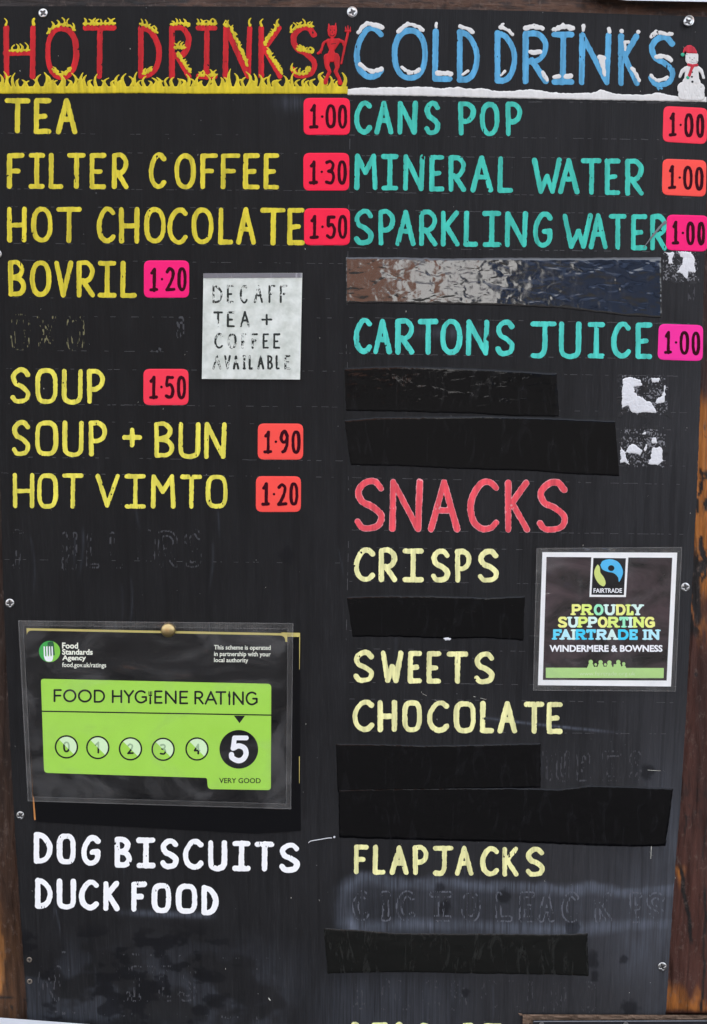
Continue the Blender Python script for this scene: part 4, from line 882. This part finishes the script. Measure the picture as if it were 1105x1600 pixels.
def ring(mb, cx, cy, r0, r1, h, mat=0, n=48):
    a = np.linspace(0, 2 * math.pi, n, endpoint=False); P = np.concatenate([np.stack([cx + r * np.cos(a), cy + r * np.sin(a)], 1) for r in (r1, r0)])
    mb.add(at(P[:, 0], P[:, 1], h * MM), [(i, i + n, (i + 1) % n + n, (i + 1) % n) for i in range(n)], mat)
def disc(mb, cx, cy, r, h, mat=0, a0=0, a1=360, n=48):
    a = np.radians(np.linspace(a0, a1, n, endpoint=a1 - a0 < 360)); P = np.stack([cx + r * np.cos(a), cy + r * np.sin(a)], 1)
    mb.add(at(P[:, 0], P[:, 1], h * MM), [list(range(n - 1, -1, -1))], mat)
circ = [(104, 1167), (153, 1168), (204, 1170), (255, 1170.8), (308, 1170.3)]
for cx_, cy_ in circ: ring(mb, cx_, cy_, 15.9, 18.3, Z)
disc(mb, 373.3, 1170.8, 30.2, Z)
add_text(mb, 'VERY GOOD', tq(342.6, 407.5, 1215.6, 1223.6, .004), Z, 0, .012)
hy = [(84, 96.5), (99, 119.5), (122, 143.5), (146.8, 164.2), (175, 191), (193.5, 209.5), (210.5, 230.6), (241.3, 254), (258, 276), (280.5, 294), (304, 318.5), (320, 339.3), (337, 353.6), (364, 381), (384, 403.5)]
geo = dict(O=[ell(.5, .5, .5, .5, -90, 270, 48)], D=[[(0, 0), (0, 1)], [(0, 0), (.4, 0)] + ell(.4, .5, .6, .5, -90, 90, 20) + [(.4, 1), (0, 1)]], G=[ell(.5, .5, .5, .5, -48, -310, 36) + [(.86, .85)], [(.62, .52), (.95, .52), (.95, .82), (.85, .86)]], E=[[(0, 0), (0, 1)], [(0, 0), (1, 0)], [(0, .49), (.9, .49)], [(0, 1), (1, 1)]], F=[[(0, 0), (0, 1)], [(0, 0), (1, 0)], [(0, .5), (.92, .5)]],
           N=[[(0, 1), (0, 0), (1, 1), (1, 0)]], R=[[(0, 0), (0, 1)], [(0, 0), (.5, 0)] + ell(.5, .26, .42, .26, -90, 90, 14) + [(.5, .52), (0, .52)], [(.42, .52), (1, 1)]], A=[[(0, 1), (.5, 0), (1, 1)], [(.2, .66), (.8, .66)]], T=[[(0, 0), (1, 0)], [(.5, 0), (.5, 1)]], H=[[(0, 0), (0, 1)], [(1, 0), (1, 1)], [(0, .48), (1, .48)]], Y=[[(0, 0), (.5, .5), (1, 0)], [(.5, .5), (.5, 1)]])
st = []
for ch, (a, b) in zip('FOODHYGENERATNG', hy):
    t = (a - 84) / 320; yt, yb = 1078.2 + 4 * t, 1095.6 + 5.4 * t
    for s in geo[ch]:
        p = np.array(s, float); st.append((np.stack([a + 1.3 + p[:, 0] * (b - a - 2.6), yt + p[:, 1] * (yb - yt)], 1), 1.5))
st += [([(235, 1090), (235, 1099)], [1.3, 1.6]), ([(235, 1081), (235, 1090)], .9), ([(232.6, 1080.5), (232.8, 1086)], .55), ([(237.4, 1080.5), (237.2, 1086)], .55), ([(233, 1087), (237, 1087)], .8),
       ([(358.6, 1088), (358.6, 1100.5)], 1.4), ([(358.4, 1081), (359.4, 1089)], [1.0, 1.2]), ([(356.9, 1084), (357.4, 1088)], [.5, .9])]
mb.field(lambda a, b: d_strokes(a, b, st), bbox(st, 4), .45, 2.40, .02)
mb.build('black_print', M['print_black'], gp, smooth=False)
mb = MB()
for cx_, cy_ in circ: disc(mb, cx_, cy_, 16, 2.36, 0, -135, 45)
mb.build('pale_print', M['pale'], gp, smooth=False)
mb = MB(); mg = MB()
dig = dict(zip('01234', circ))
for ch, (cx_, cy_) in dig.items():
    s = letter_strokes(ch, cx_ - 5.2, cx_ + 5.2, cy_ - 8.5, cy_ + 8.5, 2.7, 0, 0)
    if ch == '1': s = [([(cx_ - 3.2, cy_ - 4), (cx_ + .8, cy_ - 8)], 1.3), ([(cx_ + .8, cy_ - 8), (cx_ + .8, cy_ + 8)], 1.4)]
    mb.field(lambda a, b: np.maximum(d_strokes(a, b, s), (a - cx_) - (b - cy_)), bbox(s, 3), .45, 2.41, .02)
    mg.field(lambda a, b: np.maximum(d_strokes(a, b, s), (b - cy_) - (a - cx_)), bbox(s, 3), .45, 2.39, .02)
mb.build('digits', M['print_black'], gp, smooth=False); mg.build('faded_digits', M['palegrey'], gp, smooth=False)
mb = MB(); s5 = [([(385, 1153), (366.5, 1153)], 3.2), ([(366.5, 1153), (364.5, 1169)], 3.2), (smooth([(364.5, 1169), (373, 1165.5), (382, 1169), (384.5, 1178), (380, 1186), (372, 1188.5), (363, 1184), (361.8, 1179)], 6), 3.6)]
s5 = [(p, np.asarray(r_) + .5) for p, r_ in s5]
mb.field(lambda a, b: d_strokes(a, b, s5), bbox(s5, 4), .6, 2.52, .02); mb.build('rating_digit', M['print_white'], gp, smooth=False)
mb = MB()
for t_, x0, x1, y0, y1 in (('Food', 97.2, 122.2, 1004, 1013.5), ('Standards', 97.2, 145, 1014, 1023), ('Agency', 97.4, 134.6, 1023.6, 1034)): add_text(mb, t_, tq(x0, x1, y0, y1, .006), 2.3, 0, .03)
add_text(mb, 'food.gov.uk/ratings', tq(97.2, 166, 1035, 1044.6, .008), 2.3, 0, .012)
for t_, x1, y0, y1 in (('This scheme is operated', 423, 1007.8, 1017), ('in partnership with your', 423.2, 1017.9, 1027.2), ('local authority', 388, 1027.8, 1036.6)): add_text(mb, t_, tq(334.6, x1, y0, y1, .008), 2.3, 0, .015)
mb.build('small_print', M['print_cream'], card, smooth=False)
mb = MB(); disc(mb, 77.6, 1018, 16.6, 2.26, 0); disc(mb, 77.6, 1018, 16.5, 2.3, 1, -70, 110)
mb.plate(rrect([(74, 1003), (84, 1002), (86, 1024), (76, 1024)], [4, 4, 1, 1]), 2.36, 2.3, 2)
for k in range(4): mb.plate([(68.2 + k * 4.1, 1010), (70.2 + k * 4.1, 1010), (70.9 + k * 4.1, 1026), (68.7 + k * 4.1, 1026)], 2.42, 2.36, 3)
mb.plate(rrect([(68.6, 1025.5), (83.4, 1025.5), (82, 1034.3), (71, 1033)], [1, 1, 5, 4]), 2.43, 2.36, 3)
mb.build('fork_emblem', [M['fork_green'], M['fork_lime'], M['fork_dark'], M['print_white']], card, smooth=False)
pq = [(28.5, 969.5), (458.5, 973.5), (455, 1264.5), (43.5, 1252)]
pouch, _ = film('film', pq, 3.6, .9, M['film'], root, 31, (110, 80))
seam_ring(pq, [(36.5, 977), (450, 983), (447.5, 1256), (49.5, 1245)], 4.9, M['seam'], root, 'film_border')
seam_ring(pq, [(30, 970.8), (457.2, 974.8), (453.8, 1263), (45, 1250.7)], 5.1, M['rim'], root, 'cut_edge')
seam_ring([(36, 976.5), (450.5, 982.5), (448, 1256.5), (49, 1245.5)], [(37, 977.5), (449.5, 983.5), (447, 1255.5), (50, 1244.5)], 5.05, M['rim'], root, 'weld_line')

# ================================================================== square laminated notice
root = bpy.data.objects.new('laminated_notice', None); COL.objects.link(root); c0 = at(950., 1078., 2 * MM); root.location = c0; root['_loc'] = [float(v) for v in c0]
tag(root, 'square laminated notice with white border and bright slab lettering, right of CRISPS', 'notice')
z = lambda *p: zz(p, 3.877, 820, 840)
mb = MB(); mb.plate(z((107, 88), (924, 91), (886, 902), (80, 894)), 1.6, .6); wc = mb.build('white_border', M['white_card'], root, smooth=False)
mb = MB(); mb.plate(z((132, 117), (894, 122), (860, 866), (110, 862)), 1.75, 1.6); ph = mb.build('dark_panel', M['reflect_card'], root, smooth=False)
mb = MB()
fr = np.array(z((404, 112), (628, 114), (613, 360), (392, 359))); fi = np.array(z((416, 123), (613, 125), (601, 348), (404, 346)))
mb.plate(fr, 1.86, 1.75); mb.build('emblem_frame', M['white_card'], ph, smooth=False)
mb = MB(); mb.plate(fi, 1.95, 1.86); mb.build('emblem_panel', M['print_black'], ph, smooth=False)
bl = smooth(z((458, 165), (475, 140), (520, 131), (565, 147), (590, 185), (594, 222), (572, 268), (565, 240), (540, 216), (500, 206), (470, 192), (458, 165)), 6); gr = smooth(z((443, 162), (455, 180), (459, 212), (480, 242), (490, 275), (478, 295), (450, 280), (428, 245), (421, 210), (430, 180), (443, 162)), 5)
mb = MB(); hx, hy_ = z((524, 185))[0]
mb.field(lambda a, b: np.maximum(d_poly(a, b, bl), 5.0 - np.hypot(a - hx, (b - hy_) * 1.1)), (935, 870, 977, 914), .5, 2.02, .03, mat=0)
mb.field(lambda a, b: d_poly(a, b, gr), (926, 878, 950, 920), .5, 2.02, .03, mat=1)
add_text(mb, 'FAIRTRADE', tq(927.6, 972, 919.2, 926.3), 2.04, 2, .02)
mb.build('emblem', [M['sky_print'], M['leaf_print'], M['print_white']], ph, smooth=False)
pc = [flat('print_' + n, c, .4, .15, vary=.02, k=1.3) for n, c in (('lemon', (236, 238, 132)), ('pear', (214, 232, 120)), ('mintgreen', (150, 222, 180)), ('pale_mint', (206, 236, 220)), ('sky', (96, 206, 240)), ('pale_sky', (178, 224, 244)), ('cyan', (60, 196, 226)))]
def slab(ch):
    g = {'P': ([[(0, 0), (0, 1)], [(0, 0), (.5, 0)] + ell(.5, .27, .48, .27, -90, 90, 10) + [(0, .54)]], [(0, 1)]), 'R': ([[(0, 0), (0, 1)], [(0, 0), (.5, 0)] + ell(.5, .25, .42, .25, -90, 90, 10) + [(0, .5)], [(.45, .5), (.9, 1)]], [(0, 1), (.95, 1)]),
         'O': ([ell(.5, .5, .5, .5, -90, 270, 26)], []), 'U': ([[(.06, 0), (.06, .6)] + ell(.5, .6, .44, .4, 180, 0, 14) + [(.94, 0)]], [(.06, 0), (.94, 0)]), 'D': ([[(0, 0), (0, 1)], [(0, 0), (.4, 0)] + ell(.4, .5, .6, .5, -90, 90, 14) + [(0, 1)]], []), 'L': ([[(.1, 0), (.1, 1)], [(0, 1), (1, 1), (1, .78)]], [(.1, 0)]),
         'Y': ([[(.05, 0), (.5, .5), (.95, 0)], [(.5, .5), (.5, 1)]], [(.05, 0), (.95, 0), (.5, 1)]), 'S': ([np.array(glyph('S')[0])], []), 'T': ([[(0, .16), (0, 0), (1, 0), (1, .16)], [(.5, 0), (.5, 1)]], [(.5, 1)]), 'I': ([[(.5, 0), (.5, 1)]], [(.5, 0), (.5, 1)]), 'N': ([[(.05, 1), (.05, 0), (.95, 1), (.95, 0)]], [(.05, 1), (.95, 0), (.02, 0)]),
         'G': ([ell(.5, .5, .5, .5, -45, -320, 24), [(.95, .85), (.95, .55), (.6, .55)]], []), 'F': ([[(.05, 0), (.05, 1)], [(.05, 0), (1, 0), (1, .18)], [(.05, .5), (.7, .5)]], [(.05, 1)]), 'A': ([[(.05, 1), (.48, 0), (.95, 1)], [(.22, .64), (.78, .64)]], [(.05, 1), (.95, 1)]), 'E': ([[(.05, 0), (.05, 1)], [(0, 0), (1, 0), (1, .17)], [(.05, .5), (.72, .5)], [(0, 1), (1, 1), (1, .82)]], [])}
    return g[ch]
def slab_line(text, xs, y0, y1, cols, sl):
    mb = MB(); used = sorted(set(cols))
    for ch, (a, b), cc in zip(text, xs, cols):
        A, B = a / 3.877 + 820, b / 3.877 + 820; w = 4.4; d = (A - 880) * sl; T0, T1 = y0 / 3.877 + 840 + d, y1 / 3.877 + 840 + d
        strokes, serifs = slab(ch); st = []
        m = lambda p: np.stack([A + w / 2 + np.array(p, float)[:, 0] * (B - A - w), T0 + 1.6 + np.array(p, float)[:, 1] * (T1 - T0 - 3.2)], 1)
        for s in strokes: st.append((m(s), np.full(len(s), 2.15)))
        for p in serifs:
            c = m([p])[0]; st.append((np.array([c + (-3.0, 0), c + (3.0, 0)]), 1.3))
        mb.field(lambda X_, Y_: np.maximum(d_strokes(X_, Y_, st), np.maximum(T0 - Y_, Y_ - T1)), bbox(st, 3), .5, 1.87, .03, mat=used.index(cc))
    mb.build('slab_lettering', [pc[i] for i in used], ph, smooth=False)
slab_line('PROUDLY', [(285, 343), (345, 412), (418, 478), (482, 550), (553, 612), (615, 660), (650, 718)], 403, 470, [0, 1, 2, 3, 0, 1, 3], .002)
slab_line('SUPPORTING', [(200, 258), (260, 326), (324, 384), (384, 442), (442, 503), (505, 572), (572, 630), (630, 652), (655, 725), (727, 792)], 479, 545, [0, 3, 1, 3, 0, 1, 2, 3, 1, 0], .002)
slab_line('FAIRTRADEIN', [(170, 225), (215, 283), (284, 308), (308, 372), (372, 432), (436, 500), (497, 562), (565, 630), (633, 685), (713, 746), (748, 818)], 555, 619, [4, 5, 3, 6, 4, 5, 3, 6, 4, 5, 5], .002)
mb = MB(); add_text(mb, 'WINDERMERE & BOWNESS', tq(858.7, 1035.4, 1007.8, 1018.6), 1.9, 0, .035); mb.build('bold_lettering', M['print_white'], ph, smooth=False)
mb = MB(); heads = [(400, 753, 13), (430, 769, 8), (460, 755, 13), (488, 769, 8), (513, 757, 13), (545, 773, 7), (567, 754, 13), (600, 764, 10)]
gb = z((128, 788), (843, 790), (841, 851), (128, 850)); hs = [(z((x_, y_)), r_ / 3.877) for x_, y_, r_ in heads] + [(z((x_, y_ + 22), (x_, 792)), [r_ * 1.25 / 3.877, r_ * 1.9 / 3.877]) for x_, y_, r_ in heads]
mb.field(lambda a, b: np.minimum(d_poly(a, b, gb), np.maximum(d_strokes(a, b, hs), b - 1045)), (850, 1026, 1040, 1062), .7, 1.84, .03)
gb_ = mb.build('green_strip', flat('lime_strip_print', (186, 226, 138), .4, .3, vary=.02), ph, smooth=False)
mb = MB(); add_text(mb, 'www.fairtrade.org.uk', tq(905.6, 992.8, 1049.3, 1057.5), 1.93); mb.build('web_address', flat('faint_print', (208, 232, 176), .4, .3), ph, smooth=False)
nq = [(838.5, 856.3), (1066, 854.6), (1056, 1080.5), (833, 1079)]
film('film', nq, 3.0, .8, M['film'], root, 44, (80, 80))
seam_ring(nq, [(847, 863), (1059, 862.5), (1049, 1073), (841, 1071)], 4.1, M['seam'], root, 'film_border')
seam_ring(nq, [(839.7, 857.4), (1064.8, 855.8), (1054.9, 1079.3), (834.2, 1077.9)], 4.3, M['rim'], root, 'cut_edge')

# ================================================================== fixings
def lathe(mb, prof, n=36, mat=0):
    """prof: (radius m, height m) from the outside in; the last point closes at the axis"""
    V, Fc = [], []
    for r, h in prof:
        for k in range(n): a = 2 * math.pi * k / n; V.append((r * math.cos(a), -h, r * math.sin(a)))
    for j in range(len(prof) - 1):
        for k in range(n): Fc.append((j * n + k, j * n + (k + 1) % n, (j + 1) * n + (k + 1) % n, (j + 1) * n + k))
    Fc.append([(len(prof) - 1) * n + k for k in range(n)]); mb.add(V, Fc, mat)
def screw(px, py, rad, label, h=0.0, mat='zinc', rot=.4, sink=0.0, proud=0.0):
    mb = MB(); k = rad / 7.2
    def star(a, b):
        t = np.arctan2(b - py, a - px) + rot; r = np.hypot(a - px, b - py)
        return r - rad * (.14 + .50 * np.abs(np.cos(2 * t)) ** 2.0 + .10 * np.abs(np.sin(2 * t)) ** 8)
    dome = lambda a, b: .35 * (1 - ((a - px) ** 2 + (b - py) ** 2) / rad ** 2)
    mb.field(lambda a, b: np.maximum(np.hypot(a - px, b - py) - rad, -star(a, b)), (px - rad - 2, py - rad - 2, px + rad + 2, py + rad + 2), .4, proud + .15, .75 * k, dome, soft=1.5 * k)
    if proud > .5:
        c = at(float(px), float(py), 0.0); sh = MB(); r = rad * .00052 * .55
        lathe(sh, [(r, -1 * MM), (r, proud * MM), (rad * .00052, (proud + .2) * MM)]); mb.add(sh.v[0] + c, sh.f[:-1])
    o = mb.build('screw', M[mat]); tag(o, label, 'screw', 'screws fixing the menu board')
    mb = MB(); mb.field(lambda a, b: star(a, b) - .3, (px - rad - 2, py - rad - 2, px + rad + 2, py + rad + 2), .4, proud + .25 * k, .12 * k)
    mb.build('cross_recess', M['recess'], o); return o  # darker metal: the shade inside the recess is put into its colour
screw(67.5, 20.5, 7.4, 'silver cross head screw above the words HOT DRINKS', rot=.9)
screw(550.5, 19, 7.4, 'silver cross head screw at the top middle between the headings', rot=.3, proud=.8)
screw(1075, 34, 7.2, 'silver cross head screw standing proud at the top right corner', rot=.5, proud=3.2)
screw(-4, 397, 7.0, 'silver screw cut by the picture edge, left of the yellow lines', rot=.2)
screw(15.5, 942.5, 7.2, 'silver cross head screw above the hygiene certificate at the left edge', rot=.1)
screw(32, 1274, 6.4, 'silver cross head screw below the hygiene certificate at the left edge', rot=.6)
screw(1071, 917.5, 7.2, 'silver cross head screw just right of the square laminated notice', rot=.2)
screw(1035, 1510.5, 7.2, 'silver cross head screw near the bottom right corner of the board', rot=.35)
screw(46, 1499.5, 4.2, 'small tarnished screw at the lower left edge, upper of a pair', mat='rust', rot=.2)
screw(46.5, 1533.5, 4.2, 'small tarnished screw at the lower left edge, lower of a pair', mat='rust', rot=1.0)
pin = MB(); r = 11.4 * .00052; c = at(263., 985., 5.2 * MM)
lathe(pin, [(r * .98, -4.5 * MM), (r * .98, 0)] + [(r * math.cos(a), r * .55 * math.sin(a)) for a in np.linspace(.05, 1.5, 10)]); pin.v = [v + c for v in pin.v]
tag(pin.build('drawing_pin', M['brass'], loc=c), 'domed brass drawing pin holding the top of the hygiene certificate', 'drawing pin')
th = MB(); path = smooth([(482, 1317), (485, 1314.5), (490, 1313.3), (500, 1311.7), (512, 1309.6), (519, 1309.3)], 5); hts = np.linspace(.4, 2.2, len(path))
P = at(path[:, 0], path[:, 1], hts * MM); n = 8; V = []
for i, p in enumerate(P):
    for k in range(n): a = 2 * math.pi * k / n; V.append(p + np.array((0, math.cos(a), math.sin(a))) * .00042)
th.add(V, [(i * n + k, i * n + (k + 1) % n, (i + 1) * n + (k + 1) % n, (i + 1) * n + k) for i in range(len(P) - 1) for k in range(n)] + [list(range(n - 1, -1, -1)), [(len(P) - 1) * n + k for k in range(n)]])
th = th.build('map_pin', M['thread']); tag(th, 'thin white pin with a tiny round head left of the longest black tape', 'pin')
hd_ = MB(); c = at(522.5, 1308., 2.2 * MM); rr_ = 1.9 * .00052
hd_.add([(c[0] + rr_ * math.sin(t) * math.cos(p), c[1] + rr_ * math.sin(t) * math.sin(p), c[2] + rr_ * math.cos(t)) for t in np.linspace(.01, 3.13, 9) for p in np.linspace(0, 2 * math.pi, 12, endpoint=False)], [(j * 12 + k, (j + 1) * 12 + k, (j + 1) * 12 + (k + 1) % 12, j * 12 + (k + 1) % 12) for j in range(8) for k in range(12)])
hd_.build('pin_head', M['thread'], th)
bit = MB().field(lambda a, b: rough(d_poly(a, b, [(693, 997), (700, 996), (705, 998), (703, 1000.5), (696, 1000.5)]), a, b, .6, 2, 5), (688, 992, 760, 1004), .5, 1.2, .3)
tag(bit.build('paper_scrap', M['torn']), 'tiny white paper scrap under the short tape between CRISPS and SWEETS', 'paper scrap')

# ================================================================== ledge and frame below the board
mb = MB(); mb.plate([(-120, 1588.5), (0, 1590), (140, 1600.5), (420, 1622), (420, 1700), (-120, 1700)], 16, -9)
tag(mb.build('white_ledge', M['upvc'], smooth=False), 'white plastic ledge at the bottom left foot of the board', 'ledge')
root = bpy.data.objects.new('serving_window', None); COL.objects.link(root); c0 = at(950., 1640., 0.); root.location = c0; root['_loc'] = [float(v) for v in c0]
tag(root, 'serving window frame with weathered wooden top rail just below the board', 'window')
mb = MB(); q = [(817, 1585), (1280, 1586.5), (1280, 1720), (815, 1720)]
mb.patch(q, 260, 60, lambda X_, Y_, u_, v_: 3 + (fbm(X_ / 12, Y_ / 3, 4) - .5) * 3); mb.plate([(818, 1586), (1280, 1587.5), (1280, 1720), (816, 1720)], .8, -70); mb.build('wooden_rail', M['sill'], root, smooth=False)
mb = MB(); mb.plate([(832.5, 1594), (1280, 1592.5), (1280, 1720), (832.5, 1720)], 9, 2); fr_ = mb.build('frame', M['alu'], root, smooth=False)
mb = MB(); mb.plate([(834, 1595.3), (1280, 1593.6), (1280, 1595.2), (834, 1596.9)], 9.6, 8.8); mb.build('frame_edge', M['aluedge'], root, smooth=False)
mb = MB()
for cx_, cy_ in ((846.5, 1600.5), (978, 1600.5)): disc(mb, cx_, cy_, 4, 9.8)
mb.build('frame_screws', M['zinc'], root, smooth=False)
sp = MB().field(lambda a, b: rough(d_poly(a, b, [(810, 1583), (816, 1584), (818, 1587.5), (813, 1587)]), a, b, .5, 2, 3), (806, 1580, 822, 1590), .5, 1, .6)
tag(sp.build('wood_splinter', M['sill']), 'pale wood splinter at the left end of the serving window rail', 'splinter')

# custom bookkeeping is not part of the scene
for o in scn.objects:
    if '_loc' in o: del o['_loc']
